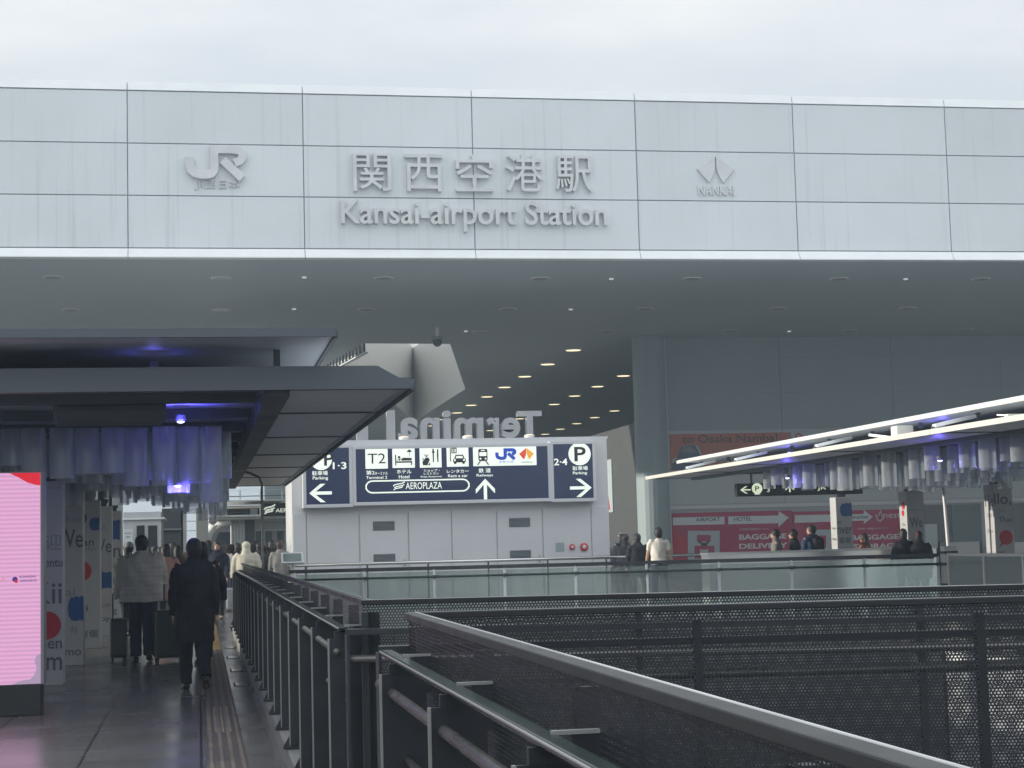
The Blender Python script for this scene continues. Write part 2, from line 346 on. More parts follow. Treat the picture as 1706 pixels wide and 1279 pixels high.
# ------------------------------------------------------------------ lettering and flat shapes on a plane
_TX = {}
def glyphs(body, bold):
    k = (body, bold)
    if k in _TX: return _TX[k]
    c = bpy.data.curves.new('t', 'FONT'); c.body = body; c.extrude = .5; c.offset = bold; c.resolution_u = 4
    o = bpy.data.objects.new('t', c); COL.objects.link(o); dg = bpy.context.evaluated_depsgraph_get(); dg.update()
    me = bpy.data.meshes.new_from_object(o.evaluated_get(dg)); vs = [v.co.copy() for v in me.vertices]; fs = [list(p.vertices) for p in me.polygons]
    bpy.data.objects.remove(o); bpy.data.curves.remove(c); bpy.data.meshes.remove(me)
    x0 = min(v.x for v in vs); x1 = max(v.x for v in vs); y0 = min(v.y for v in vs); y1 = max(v.y for v in vs)
    _TX[k] = (vs, fs, x0, x1, y0, y1); return _TX[k]
class Fr:
    """A plane in the place: origin, right and up; out points to the reader."""
    def __init__(s, o, x=X3, u=Z3, out=None): s.o = Vector(o); s.x = Vector(x).normalized(); s.u = Vector(u).normalized(); s.n = Vector(out).normalized() if out is not None else s.x.cross(s.u)
    def p(s, x, y, d=0): return s.o + s.x*x + s.u*y + s.n*d
    def text(s, mb, body, x, y, mn, w=None, h=None, d0=.003, dep=.004, bold=0.0, al='L'):
        vs, fs, x0, x1, y0, y1 = glyphs(body, bold)
        sy = h/(y1-y0) if h else w/(x1-x0); sx = w/(x1-x0) if w else sy
        if al == 'C': x -= sx*(x1-x0)/2
        if al == 'R': x -= sx*(x1-x0)
        i = len(mb.v); m_ = mb.m(mn); flip = s.x.cross(s.u).dot(s.n) < 0
        for v in vs: mb.v.append(s.p(x+(v.x-x0)*sx, y+(v.y-y0)*sy, d0+(v.z+.5)*dep))
        for f in fs: mb.f.append([i+k for k in (f[::-1] if flip else f)]); mb.mi.append(m_)
    def poly(s, mb, pts, mn, d0=.003, dep=.004): mb.prism([s.p(a, b, d0) for a, b in pts], s.n*dep, mn)
    def rect(s, mb, x0, y0, x1, y1, mn, d0=.003, dep=.004): s.poly(mb, [(x0, y0), (x1, y0), (x1, y1), (x0, y1)], mn, d0, dep)
    def disc(s, mb, x, y, r, mn, d0=.003, dep=.004, n=28, ry=None): s.poly(mb, [(x+r*math.cos(2*math.pi*k/n), y+(ry or r)*math.sin(2*math.pi*k/n)) for k in range(n)], mn, d0, dep)
    def stroke(s, mb, pts, w, mn, d0=.003, dep=.004, closed=False):
        P = [Vector((a, b)) for a, b in pts]; N = len(P); L = []; Rr = []
        for k in range(N):
            a = P[k-1] if (k or closed) else None; b = P[(k+1) % N] if (k < N-1 or closed) else None
            d1 = (P[k]-a).normalized() if a is not None else None; d2 = (b-P[k]).normalized() if b is not None else None
            d1 = d1 or d2; d2 = d2 or d1; t = (d1+d2); t = t.normalized() if t.length > 1e-6 else d1
            nn = Vector((-t.y, t.x)); sc = 1/max(.4, nn.dot(Vector((-d1.y, d1.x)))); L.append(P[k]+nn*w/2*sc); Rr.append(P[k]-nn*w/2*sc)
        rings = [[s.p(*L[k], d0), s.p(*Rr[k], d0), s.p(*Rr[k], d0+dep), s.p(*L[k], d0+dep)] for k in range(N)]
        i = len(mb.v); m_ = mb.m(mn)
        for r in rings: mb.v += r
        for k in range(N if closed else N-1):
            a, b = i+4*k, i+4*((k+1) % N)
            for j in range(4): mb.f.append([a+j, b+j, b+(j+1) % 4, a+(j+1) % 4]); mb.mi.append(m_)
        if not closed:
            mb.f.append([i, i+1, i+2, i+3]); mb.mi.append(m_); e = i+4*(N-1); mb.f.append([e+3, e+2, e+1, e]); mb.mi.append(m_)
def rrect(x0, y0, x1, y1, r, n=5):
    o = []
    for cx, cy, a in ((x1-r, y0+r, -90), (x1-r, y1-r, 0), (x0+r, y1-r, 90), (x0+r, y0+r, 180)):
        for k in range(n+1): t = R_(a+90*k/n); o.append((cx+r*math.cos(t), cy+r*math.sin(t)))
    return o
def arc(cx, cy, r, a0, a1, n=8): return [(cx+r*math.cos(R_(a0+(a1-a0)*k/n)), cy+r*math.sin(R_(a0+(a1-a0)*k/n))) for k in range(n+1)]
def scaled(pts, x, y, w, h): return [(x+a*w, y+b*h) for a, b in pts]
JR1 = [(.03, .66)] + [(.03+.0, .42)] + [(.05, .27), (.11, .17), (.22, .115)] + [(.34, .115), (.41, .16), (.445, .24), (.455, .34)] + [(.455, .885), (.80, .885), (.90, .85), (.945, .76), (.945, .66), (.90, .55), (.80, .48)]
JR2 = [(.60, .57), (.935, .02)]
NKL = [(.49, .99), (0, .53), (.31, .06), (.40, .24), (.46, .42), (.485, .60)]
NKR = [(1-a, b) for a, b in NKL]
WAVES = [[(0, .45), (.10, .62), (.30, .70), (.55, .76), (.75, .90), (.80, 1.0)], [(.08, .25), (.22, .40), (.42, .46), (.62, .52), (.76, .64)], [(.03, .0), (.16, .16), (.36, .22), (.55, .28), (.66, .38)]]
# ------------------------------------------------------------------ ground, decks and paths
ZS, ZT = 8.69, 13.05
g0, g1 = PZ(492, 949.6, 1.15), PZ(1562, 922, 1.15)     # ends of the glass balustrade
VX = 13.45                                              # right side of the light well
o = MB().box((-260, -160, -7.3), (260, 360, -7.0), 'asphalt').build('ground'); struct(o)
o = MB().box((-9, -12, -.6), (.6, 36, 0), 'floor_tile').build('walkway'); struct(o)
mb = MB(); mb.prism([(-30, 36, -.6), (.6, 36, -.6), (.95, g0.y+.05, -.6), (g0.x, g0.y, -.6), (g1.x, g1.y, -.6), (VX, g1.y-.2, -.6), (60, g1.y-.2, -.6), (60, 140, -.6), (-30, 140, -.6)], (0, 0, .6), 'floor_tile')
struct(mb.build('plaza_floor'))
struct(MB().box((VX, -12, -.6), (60, g1.y-.21, 0), 'floor_tile').build('right_walkway'))
mb = MB()
mb.box((.6, 8.2, -.3), (.98, g0.y, .15), 'kerb').box((.6, -12, -.3), (.98, 6.75, .15), 'kerb')
struct(mb.build('kerb', bevel=.01))
A0, A1 = PZ(604, 999, 1.31), PZ(1706, 972.4, 1.31); A1 = A0 + (A1-A0)*2.2
B0, B1 = PZ(680, 1020, 1.31), PZ(1706, 992, 1.31); B1 = B0 + (B1-B0)*2.6
struct(MB().prism([(.6, 8.2, -.3), (.6, 6.75, -.3), (B1.x, B1.y+.05, -.3), (A1.x, A1.y-.05, -.3)], (0, 0, .29), 'canopy_dark').build('bridge_deck'))
# tactile strip let into the walkway: bars and dots are real relief
mb = MB(); mb.box((.04, -2, .004), (.34, 27.6, .008), 'tactile')
for k in range(4):
    x = .075+.077*k; mb.box((x-.014, -2, .008), (x+.014, 27.6, .0125), 'tactile_bar')
for j in range(40):
    for k in range(5): x = .07+.06*k; mb.loft([(x, 15.2+.06*j, .008), (x, 15.2+.06*j, .014)], [.016, .011], 'tactile_bar', 8)
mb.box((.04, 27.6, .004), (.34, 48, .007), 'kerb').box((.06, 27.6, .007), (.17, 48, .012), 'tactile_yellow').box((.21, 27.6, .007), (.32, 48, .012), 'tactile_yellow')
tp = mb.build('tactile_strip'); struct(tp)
# bright stainless drain covers beside the strip
drain = MB().box((.38, 0, .002), (.56, .55, .006), 'cap_steel').box((.40, .04, .006), (.54, .51, .008), 'chrome').build('drain_cover')
drain.location = (0, 22.6, 0); tag(drain, 'shiny steel drain cover between tactile strip and kerb', 'drain cover', 'drain covers beside the tactile strip')
for k, y in enumerate((20.2, 25.3, 27.9)):
    d = drain.copy(); COL.objects.link(d); d.location = (0, y, 0)
# walls of the light well
mb = MB(); mb.box((VX-.02, 8, -7), (VX+.3, g1.y, -.61), 'box_white'); struct(mb.build('light_well_wall'))
mb = MB(); d = (g1-g0).normalized(); n_ = Vector((-d.y, d.x, 0))
mb.prism([(g0.x, g0.y+.02, -7), (g1.x, g1.y+.02, -7), (g1.x, g1.y+.4, -7), (g0.x, g0.y+.4, -7)], (0, 0, 6.39), 'concrete')
mb.box((.7, 8.4, -7), (.95, g0.y, -.31), 'concrete'); struct(mb.build('light_well_back_wall'))
# ------------------------------------------------------------------ station building
st = thing('station_building', (10, 42, 0), 'long white panelled station building with wide overhanging roof', 'station')
HOLE = [(5.76, 59.9), (8.9, 60.2), (12.2, 78), (12.34, 98.4), (9.97, 86.8), (4.84, 67.9)]
def roof():
    bm = bmesh.new(); x0, x1, y0, y1 = -14, 60, 42.2, 116
    def ring(pts, z): 
        vs = [bm.verts.new((a-10, b-42, z)) for a, b in pts]; return vs, [bm.edges.new((vs[i], vs[(i+1) % len(vs)])) for i in range(len(vs))]
    out = [(x0, y0), (x1, y0), (x1, y1), (4.3, y1), (4.3, 61.5), (x0, 61.5)]; R = []
    for z in (ZS, ZT-.05):
        va, ea = ring(out, z); vb, eb = ring(HOLE, z); R.append((va, vb)); r = bmesh.ops.triangle_fill(bm, edges=ea+eb, use_beauty=True)
        for f in r['geom']:
            if isinstance(f, bmesh.types.BMFace): f.material_index = 0
    for k, (lo, hi) in enumerate(zip(R[0], R[1])):
        for i in range(len(lo)):
            f = bm.faces.new((lo[i], lo[(i+1) % len(lo)], hi[(i+1) % len(lo)], hi[i])); f.material_index = k
    bmesh.ops.recalc_face_normals(bm, faces=bm.faces)
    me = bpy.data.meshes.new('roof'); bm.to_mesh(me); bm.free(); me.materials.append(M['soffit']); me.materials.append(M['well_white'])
    o = bpy.data.objects.new('roof', me); COL.objects.link(o); o.parent = st
roof()
SEAM = [-14.42+4.265*k for k in range(18)]              # seams at -1.63, 2.64, 6.90 ...
ROWS = [8.93, 10.225, 11.52, 12.83]
mb = MB()
mb.box((-14.42, 42.06, 8.72), (58.1, 42.19, 13.03), 'joint')
for i in range(17):
    for j in range(3): mb.box((SEAM[i]+.013, 42.0, ROWS[j]+.013), (SEAM[i+1]-.013, 42.08, ROWS[j+1]-.013), 'fascia')
mb.build('fascia_panels', st, bevel=.006)
mb = MB()
for i in range(17):
    a, b = SEAM[i]+.012, SEAM[i+1]-.012
    mb.prism([(a, 41.98, 12.845), (a, 42.3, 12.845), (a, 42.3, 13.07), (a, 42.06, 13.07)], (b-a, 0, 0), 'lip')
mb.build('coping', st)
mb = MB()
for i in range(17):
    a, b = SEAM[i]+.008, SEAM[i+1]-.008
    mb.prism([(a, 42.0, 8.915), (a, 41.86, 8.70), (a, 41.86, 8.675), (a, 42.195, 8.675), (a, 42.195, 8.915)], (b-a, 0, 0), 'lip')
mb.build('lower_lip', st)
# right back wall with panel joints, tall column, inner side wall, rear wall
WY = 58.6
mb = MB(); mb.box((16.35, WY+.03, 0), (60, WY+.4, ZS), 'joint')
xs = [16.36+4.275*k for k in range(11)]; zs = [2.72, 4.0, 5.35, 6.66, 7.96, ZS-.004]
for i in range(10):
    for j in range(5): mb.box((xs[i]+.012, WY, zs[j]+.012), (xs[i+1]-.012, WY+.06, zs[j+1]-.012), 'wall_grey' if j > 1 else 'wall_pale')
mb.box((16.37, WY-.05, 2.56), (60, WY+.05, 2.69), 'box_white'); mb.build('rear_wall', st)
mb = MB(); mb.loft([(15.75, WY-.1, 0), (15.75, WY-.1, ZS-.01)], [.58, .58], 'wall_grey', 24); mb.box((16.1, WY-.3, 0), (16.33, WY+.3, ZS-.02), 'wall_pale'); mb.build('column', st, smooth=False)
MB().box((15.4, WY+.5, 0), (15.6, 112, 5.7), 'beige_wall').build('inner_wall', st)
MB().box((4.3, 115, 0), (60, 115.9, ZS-.02), 'wall_grey').build('end_wall', st)
mb = MB()
for x0, x1, mn in ((25.9, 26.9, 'window_dark'), (26.95, 28.1, 'window_teal'), (29.2, 31.6, 'window_dark'), (32, 36, 'window_dark')): 
    mb.box((x0, WY-.02, 1.0 if x0 > 29 else .02), (x1, WY+.02, 2.5), mn)
mb.build('window', st)
# louvred skylight edge
mb = MB(); a, b = Vector((HOLE[0][0], HOLE[0][1], 0)), Vector((HOLE[5][0], HOLE[5][1], 0)); d = (b-a)
inw = Vector((-d.y, d.x, 0)).normalized()
if inw.x < 0: inw = -inw
mb.bar((a.x+inw.x*.06, a.y+inw.y*.06, ZS-.13), (b.x+inw.x*.06, b.y+inw.y*.06, ZS-.13), .03, .34, 'window_dark')
for k in range(13):
    p = a + d*((k+.5)/13) + inw*.035; mb.obox((p.x, p.y, ZS-.13), d.normalized()*.07, inw*.02, Z3*.15, 'lip')
mb.bar((a.x+inw.x*.1, a.y+inw.y*.1, ZS-.32), (b.x+inw.x*.1, b.y+inw.y*.1, ZS-.32), .14, .04, 'lip'); mb.build('skylight_louvre', st)
# ceiling lights
def ring_light(r, name):
    mb = MB(); n = 24; z = ZS-.006
    mb.loft([(0, 0, 0), (0, 0, -.02)], [r, r*.97], 'lamp_trim', n); t = mb.build(name); 
    mb = MB(); mb.loft([(0, 0, -.021), (0, 0, -.024)], [r*.84, r*.84], 'lamp_lens', n); mb.build('lens', t); return t
dl = ring_light(.27, 'downlight'); dl.location = (.64-4.275, 45, ZS-.002)
tag(dl, 'unlit round downlight in the station roof overhang nearest the front edge', 'ceiling light', 'downlights in the roof overhang, front row')
def dupl(src, loc, label, grp):
    c = src.copy(); COL.objects.link(c); c.location = loc; c['label'] = label; c['group'] = grp
    for g in src.children: d_ = g.copy(); COL.objects.link(d_); d_.parent = c
    return c
for k in range(1, 9): dupl(dl, (.64+4.275*(k-1), 45.1, ZS-.002), 'unlit round downlight in the station roof overhang nearest the front edge', 'downlights in the roof overhang, front row')
for k in range(8): dupl(dl, (-3.7+4.33*k+.08, 51.1, ZS-.002), 'unlit round downlight in the middle row of the dark overhang', 'downlights in the roof overhang, middle row')
for k in range(8):
    if k != 2: dupl(dl, (-3.8+4.4*k, 56.7, ZS-.002), 'unlit round downlight deep under the overhang near the rear wall', 'downlights in the roof overhang, rear row')
mb = MB(); mb.loft([(0, 0, 0), (0, 0, -.03)], [.07, .06], 'cool_lamp', 10); sp = mb.build('spotlight'); sp.location = (2.8, 44.95, ZS-.002)
tag(sp, 'tiny bright spotlight dot in the grey roof overhang', 'spotlight', 'tiny spotlights in the overhang')
for p in ((11.18, 45.15), (19.73, 45.1), (2.86, 51), (11.36, 51.2), (-6, 56.2), (20.45, 56.9), (8.9, 56.5)):
    c = sp.copy(); COL.objects.link(c); c.location = (*p, ZS-.002)
mb = MB(); mb.loft([(0, 0, 0), (0, 0, -.03)], [.34, .32], 'lamp_trim', 20); wl = mb.build('ceiling_lamp')
MB().loft([(0, 0, -.031), (0, 0, -.036)], [.28, .28], 'warm_lamp', 20).build('lens', wl); wl.location = (13.85, 62.2, ZS-.002)
tag(wl, 'glowing warm ceiling lamp in the diagonal row nearest the skylight', 'ceiling lamp', 'lit warm lamps, row beside the skylight')
for k in range(1, 9): dupl(wl, (13.88, 62.2+4.95*k, ZS-.002), wl['label'], wl['group'])
for k in range(8): dupl(wl, (18.28, 72.2+4.95*k, ZS-.002), 'glowing warm ceiling lamp in the second diagonal row from the skylight', 'lit warm lamps, middle row')
for k in range(5): dupl(wl, (22.72, 92+4.85*k, ZS-.002), 'small glowing warm lamp in the row farthest from the skylight', 'lit warm lamps, farthest row')
# camera under the overhang
p = PZ(728, 545, ZS); cv = thing('security_camera', (p.x, p.y, ZS), 'small grey camera hanging from the overhang above the skylight', 'camera')
MB().box((p.x-.05, p.y-.05, ZS-.3), (p.x+.05, p.y+.05, ZS-.001), 'lamp_trim').build('mount', cv)
MB().box((p.x-.18, p.y-.1, ZS-.42), (p.x+.18, p.y+.1, ZS-.3), 'wall_grey').build('bracket', cv); MB().ell((p.x, p.y, ZS-.5), (.15, .15, .15), 'canopy_dark').build('dome', cv, smooth=True)
# ------------------------------------------------------------------ raised letters on the fascia
def onF(px, py): q = PY(px, py, 42.0); return q.x, q.z
FF = Fr((0, 42.0, 0))
LD = .15
def box_px(x0, y0, x1, y1): a, b = onF(x0, y1), onF(x1, y0); return a[0], a[1], b[0]-a[0], b[1]-a[1]
x, y, w, h = box_px(313, 245, 409, 299)
jr = thing('railway_emblem', (x, 42, y), 'raised grey JR emblem with small Japanese lettering on white fascia', 'emblem')
mb = MB(); FF.stroke(mb, scaled(JR1, x, y, w, h), .20, 'letter_steel', .0, LD); mb.build('emblem', jr, bevel=.012)
mb = MB(); FF.stroke(mb, scaled(JR2, x, y, w, h), .21, 'letter_steel', -.003, LD+.005); mb.build('emblem_leg', jr, bevel=.012)
x, y, w, h = box_px(324, 300, 399, 316); mb = MB(); FF.text(mb, 'JR西日本', x, y, 'letter_steel', w, h, -.002, .05, .003); mb.build('lettering', jr)
sn = thing('station_name_sign', (10, 42, 9.7), 'raised grey Japanese station name over Kansai-airport Station', 'sign')
for ch, (a, b, c, d) in zip('関西空港駅', ((588, 257, 650, 320), (674, 259, 736, 320), (759, 259, 819, 320), (842, 259, 902, 320), (925, 261, 985, 321))):
    x, y, w, h = box_px(a, b, c, d); mb = MB(); FF.text(mb, ch, x, y, 'letter_steel', w, h, -.002, LD, .003); mb.build('letter', sn)
x, y, w, h = box_px(568, 338, 1009, 386); mb = MB(); FF.text(mb, 'Kansai-airport Station', x, y, 'letter_steel', w, h, -.002, LD, .013); mb.build('lettering', sn)
x, y, w, h = box_px(1161, 260, 1222, 308)
nk = thing('railway_emblem', (x, 42, y), 'raised grey split diamond emblem with NANKAI lettering on white fascia', 'emblem')
mb = MB(); FF.poly(mb, scaled(NKL, x, y, w, h), 'letter_steel', 0, .07); FF.poly(mb, scaled(NKR, x, y, w, h), 'letter_steel', 0, .07); mb.build('emblem', nk, bevel=.015)
x, y, w, h = box_px(1163, 310, 1222, 325); mb = MB(); FF.text(mb, 'NANKAI', x, y, 'letter_steel', w, h, -.002, .05, .02); mb.build('lettering', nk)
# ------------------------------------------------------------------ white kiosk with the big direction sign
BY = 43.0
kx0, kx1 = PY(485, 737, BY).x, PY(1011, 731, BY).x; kz = PY(900, 732, BY).z
kb = thing('service_kiosk', ((kx0+kx1)/2, BY, 0), 'white metal service kiosk behind the glass railing, carrying the blue direction sign', 'kiosk')
mb = MB(); mb.box((kx0, BY+.05, 0), (kx1, BY+3.2, kz), 'box_white'); mb.box((kx0-.06, BY+.06, kz), (kx1+.04, BY+3.24, kz+.06), 'box_frame'); mb.build('wall', kb)
def kpx(a, b): q = PY(a, b, BY); return q.x, q.z
cuts = [kx0, kpx(511, 900)[0], kpx(600, 900)[0]-.02, kpx(681, 900)[0], kpx(753, 900)[0], kpx(828, 900)[0], kpx(905, 900)[0], kpx(986, 900)[0], kx1]
for i in range(8):
    if i in (2, 5): continue
    MB().box((cuts[i]+.012, BY+.01, .1), (cuts[i+1]-.012, BY+.047, 2.42), 'box_white').build('wall_panel', kb, bevel=.006)
for i in (2, 5):
    dd = MB().box((cuts[i]+.02, BY+.012, .1), (cuts[i+1]-.02, BY+.046, 2.36), 'box_white').build('door', kb, bevel=.008)
    cx = (cuts[i]+cuts[i+1])/2
    for z0 in (1.95, 1.13):
        mb = MB(); mb.box((cx-.27, BY+.0, z0), (cx+.27, BY+.011, z0+.23), 'vent')
        for k in range(7): mb.obox((cx, BY-.004, z0+.025+.032*k), X3*.255, Y3*.008, Z3*.004, 'wall_grey')
        mb.build('vent', dd)
    MB().box((cuts[i+1]-.13, BY-.03, 1.05), (cuts[i+1]-.09, BY+.011, 1.22), 'chrome').build('handle', dd)
p = kpx(933, 911); MB().box((p[0]-.11, BY-.004, p[1]-.11), (p[0]+.11, BY+.009, p[1]+.11), 'wall_grey').build('speaker_grille', kb)
for a, r in ((953, .075), (973, .105)):
    p = kpx(a, 911); mb = MB(); mb.loft([(p[0], BY+.009, p[1]), (p[0], BY-.03, p[1]), (p[0], BY-.05, p[1])], [r, r, r*.7], 'tri_red', 20); mb.ell((p[0], BY-.055, p[1]), (r*.5, .02, r*.5), 'letter_steel'); mb.build('alarm_button', kb)
SG = BY-.32
ds = thing('direction_sign', (6.3, BY, 2.5), 'dark blue illuminated direction sign with pictograms and arrows, on white kiosk', 'sign')
def spx(a, b): q = PY(a, b, SG); return q.x, q.z
def board(x0, y0, x1, y1, fr=.085):
    a, b = spx(x0, y1), spx(x1, y0); zt = b[1]; zb = a[1]
    mb = MB(); mb.box((a[0], SG+.04, zb), (b[0], BY+.05, zt), 'box_frame')
    for q in (((a[0], zb), (b[0], zb+fr)), ((a[0], zt-fr), (b[0], zt)), ((a[0], zb+fr), (a[0]+fr, zt-fr)), ((b[0]-fr, zb+fr), (b[0], zt-fr))):
        mb.box((q[0][0], SG-.012, q[0][1]), (q[1][0], SG+.04, q[1][1]), 'box_frame')
    mb.build('frame', ds, bevel=.01); MB().box((a[0]+fr, SG, zb+fr), (b[0]-fr, SG+.039, zt-fr), 'navy').build('panel', ds)
board(505, 740, 586.5, 846.5); board(588.5, 737.5, 917, 842.5); board(918.5, 733.5, 991.5, 836.5)
SF = Fr((0, SG, 0))
def sp2(a, b): return spx(a, b)
def sbox(a, b, c, d): p, q = spx(a, d), spx(c, b); return p[0], p[1], q[0]-p[0], q[1]-p[1]
W_, K_ = 'sign_white', 'sign_black'
def stext(mb, t, a, b, c, d, mn=W_, bold=.01): x, y, w, h = sbox(a, b, c, d); SF.text(mb, t, x, y, mn, w, h, .003, .004, bold)
def tile(a, b, c, d): x, y, w, h = sbox(a, b, c, d); mb = MB(); SF.rect(mb, x, y, x+w, y+h, W_, .003, .003); return mb, x, y, w, h
mb, x, y, w, h = tile(609, 744, 645.5, 781); SF.text(mb, 'T2', x+.1*w, y+.24*h, K_, w*.8, h*.46, .007, .003, .0); mb.build('pictogram', ds)
mb, x, y, w, h = tile(654, 743.5, 690.5, 779.5)
def sub(pts): return scaled(pts, x, y, w, h)
SF.poly(mb, sub([(.12, .12), (.17, .12), (.17, .62), (.12, .62)]), K_, .007); SF.poly(mb, sub([(.17, .24), (.88, .24), (.88, .31), (.17, .31)]), K_, .007); SF.poly(mb, sub([(.83, .12), (.88, .12), (.88, .24), (.83, .24)]), K_, .007)
SF.poly(mb, sub([(.42, .34), (.86, .34), (.87, .46), (.46, .48), (.38, .38)]), K_, .007); SF.disc(mb, x+.30*w, y+.50*h, .06*w, K_, .007); SF.stroke(mb, sub([(.20, .36), (.36, .42), (.30, .34)]), .02, K_, .007)
SF.poly(mb, sub([(.64, .74), (.88, .74), (.80, .85), (.72, .85)]), K_, .007); SF.poly(mb, sub([(.75, .52), (.77, .52), (.77, .74), (.75, .74)]), K_, .007); mb.build('pictogram', ds)
mb, x, y, w, h = tile(699.5, 743, 735, 779)
SF.poly(mb, sub([(.14, .12), (.34, .10), (.46, .36), (.40, .48), (.26, .46), (.12, .26)]), K_, .007); SF.poly(mb, sub([(.14, .30), (.20, .46), (.12, .42)]), K_, .007); SF.poly(mb, sub([(.36, .10), (.48, .12), (.46, .24)]), K_, .007)
for q in (.2, .3, .4): SF.stroke(mb, sub([(.31, .50), (q, .62)]), .016, K_, .007)
SF.poly(mb, sub([(.60, .25), (.65, .25), (.66, .88), (.59, .88)]), K_, .007); SF.poly(mb, sub([(.56, .70), (.69, .70), (.69, .76), (.56, .76)]), K_, .0115, .003)
SF.poly(mb, sub([(.81, .25), (.86, .25), (.86, .88), (.80, .84), (.79, .55)]), K_, .007); mb.build('pictogram', ds)
mb, x, y, w, h = tile(744.5, 742, 780, 777.5)
SF.stroke(mb, sub([(.17, .25), (.17, .90)]), .022, K_, .007); SF.stroke(mb, sub([(.24, .66), (.44, .66), (.44, .88), (.24, .88)]), .022, K_, .007, .004, True); SF.text(mb, 'R', x+.29*w, y+.69*h, K_, w*.11, h*.16, .007, .003, .02)
SF.poly(mb, sub([(.30, .20), (.86, .20), (.88, .34), (.80, .40), (.36, .40), (.28, .34)]), K_, .007); SF.stroke(mb, sub([(.37, .40), (.43, .54), (.73, .54), (.79, .40)]), .03, K_, .0075)
for q in (.33, .71): SF.poly(mb, sub([(q, .13), (q+.11, .13), (q+.11, .20), (q, .20)]), K_, .007)
for q in (.37, .79): SF.disc(mb, x+q*w, y+.31*h, .045*w, W_, .0115, .003)
mb.build('pictogram', ds)
mb, x0, y0, w0, h0 = tile(788.5, 741.5, 893, 776.5)
x, y, w, h = x0, y0, h0, h0
SF.poly(mb, scaled(rrect(.27, .25, .73, .86, .08), x, y, w, h), K_, .007); SF.poly(mb, scaled(rrect(.32, .50, .68, .70, .03), x, y, w, h), W_, .0115, .003); SF.poly(mb, scaled(rrect(.40, .76, .60, .81, .02), x, y, w, h), W_, .0115, .003)
for q in (.37, .63): SF.disc(mb, x+q*w, y+.37*h, .045*w, W_, .0115, .003)
SF.stroke(mb, sub([(.36, .24), (.22, .06)]), .03, K_, .007); SF.stroke(mb, sub([(.64, .24), (.78, .06)]), .03, K_, .007)
x, y, w, h = sbox(827, 747, 859, 765.5); SF.stroke(mb, scaled(JR1, x, y, w, h), .085, 'jr_blue', .007, .004); SF.stroke(mb, scaled(JR2, x, y, w, h), .085, 'jr_blue', .008, .004)
stext(mb, 'JR西日本', 831, 767, 856, 772, 'jr_blue', .0)
x, y, w, h = sbox(865, 745.5, 889, 767); SF.poly(mb, scaled(NKL, x, y, w, h), 'nan_red', .007); SF.poly(mb, scaled(NKR, x, y, w, h), 'nan_orange', .007); stext(mb, 'NANKAI', 869, 768, 887, 771.5, K_, 0)
mb.build('pictogram', ds)
mb = MB()
stext(mb, '第2', 610, 783.5, 624, 791); stext(mb, 'ターミナル', 624.5, 785.5, 646, 791); stext(mb, 'Terminal 2', 610, 792.5, 645, 798)
stext(mb, 'ホテル', 661, 782, 685.5, 789); stext(mb, 'Hotel', 664.5, 791, 682, 797)
stext(mb, 'ショップ・', 706, 781, 732, 786); stext(mb, 'レストラン', 706, 786.5, 731, 791); stext(mb, 'Shops, Restaurants', 700.5, 792, 736, 796)
stext(mb, 'レンタカー', 744.5, 781.5, 781, 788); stext(mb, 'Rent a car', 746.5, 789.5, 779, 795)
stext(mb, '鉄 道', 797.5, 779.5, 817.5, 787.5); stext(mb, 'Railways', 794, 789, 821, 795)
for pts in (rrect(*sp2(609.5, 821), *sp2(781.5, 798), .165),): SF.stroke(mb, pts, .035, W_, .003, .004, True)
stext(mb, 'AEROPLAZA', 676, 802.5, 736, 815, W_, .002)
x, y, w, h = sbox(655, 802, 677, 816)
for q in WAVES: SF.stroke(mb, scaled(q, x, y, w*1.1, h), .025, W_, .003)
def arrow(mb, x, y, w, h, rot, mn=W_, fr=SF, sh=.17):
    pts = [(.5, 1), (1, .5), (1, .28), (.5+sh/2, .72), (.5+sh/2, 0), (.5-sh/2, 0), (.5-sh/2, .72), (0, .28), (0, .5)]
    for _ in range(rot): pts = [(1-b, a) for a, b in pts]      # quarter turns to the left
    a = [(p[0], p[1]) for p in pts]
    A_, B_, C_, D_, E_, F_, G_, H_, I_ = a
    P = scaled(a, x, y, w, h)
    for ids in ((0, 1, 2, 3), (0, 6, 7, 8)): fr.poly(mb, [P[i] for i in ids], mn)
    fr.poly(mb, [P[0], P[3], P[4], P[5], P[6]], mn)
mb.build('lettering', ds); mb = MB(); x, y, w, h = sbox(793, 797, 824, 832); arrow(mb, x, y, w, h, 0); mb.build('arrow', ds); mb = MB()
def disc(a, b, r): p = spx(a, b); q = spx(a+r, b); SF.disc(mb, p[0], p[1], q[0]-p[0], W_, .003, .003)
disc(965.5, 756, 18.5); stext(mb, 'P', 957, 744, 975.5, 768.5, K_, .02)
for i in range(len(mb.v)): pass
stext(mb, '2·4', 923, 763.5, 945, 775, W_, .015); stext(mb, '駐車場', 954, 776, 979, 783.5); stext(mb, 'Parking', 954.5, 785, 978, 791.5)
mb.build('lettering', ds); mb = MB(); x, y, w, h = sbox(950, 797, 985, 828); arrow(mb, x, y, w, h, 3); mb.build('arrow', ds); mb = MB()
disc(535, 765, 18); stext(mb, '1·3', 554.5, 769.5, 577, 781.5, W_, .015); stext(mb, '駐車場', 520, 784, 546, 792); stext(mb, 'Parking', 521, 793, 546.5, 800.5)
x, y, w, h = sbox(515.5, 805.5, 552.5, 837); mb.build('lettering', ds); mb = MB(); arrow(mb, x, y, w, h, 1); mb.build('arrow', ds)
mb = MB(); p = spx(535, 765); SF.text(mb, 'P', spx(527, 0)[0], p[1]-.16, K_, .24, .33, .008, .003, .02); mb.build('parking_letter', ds)
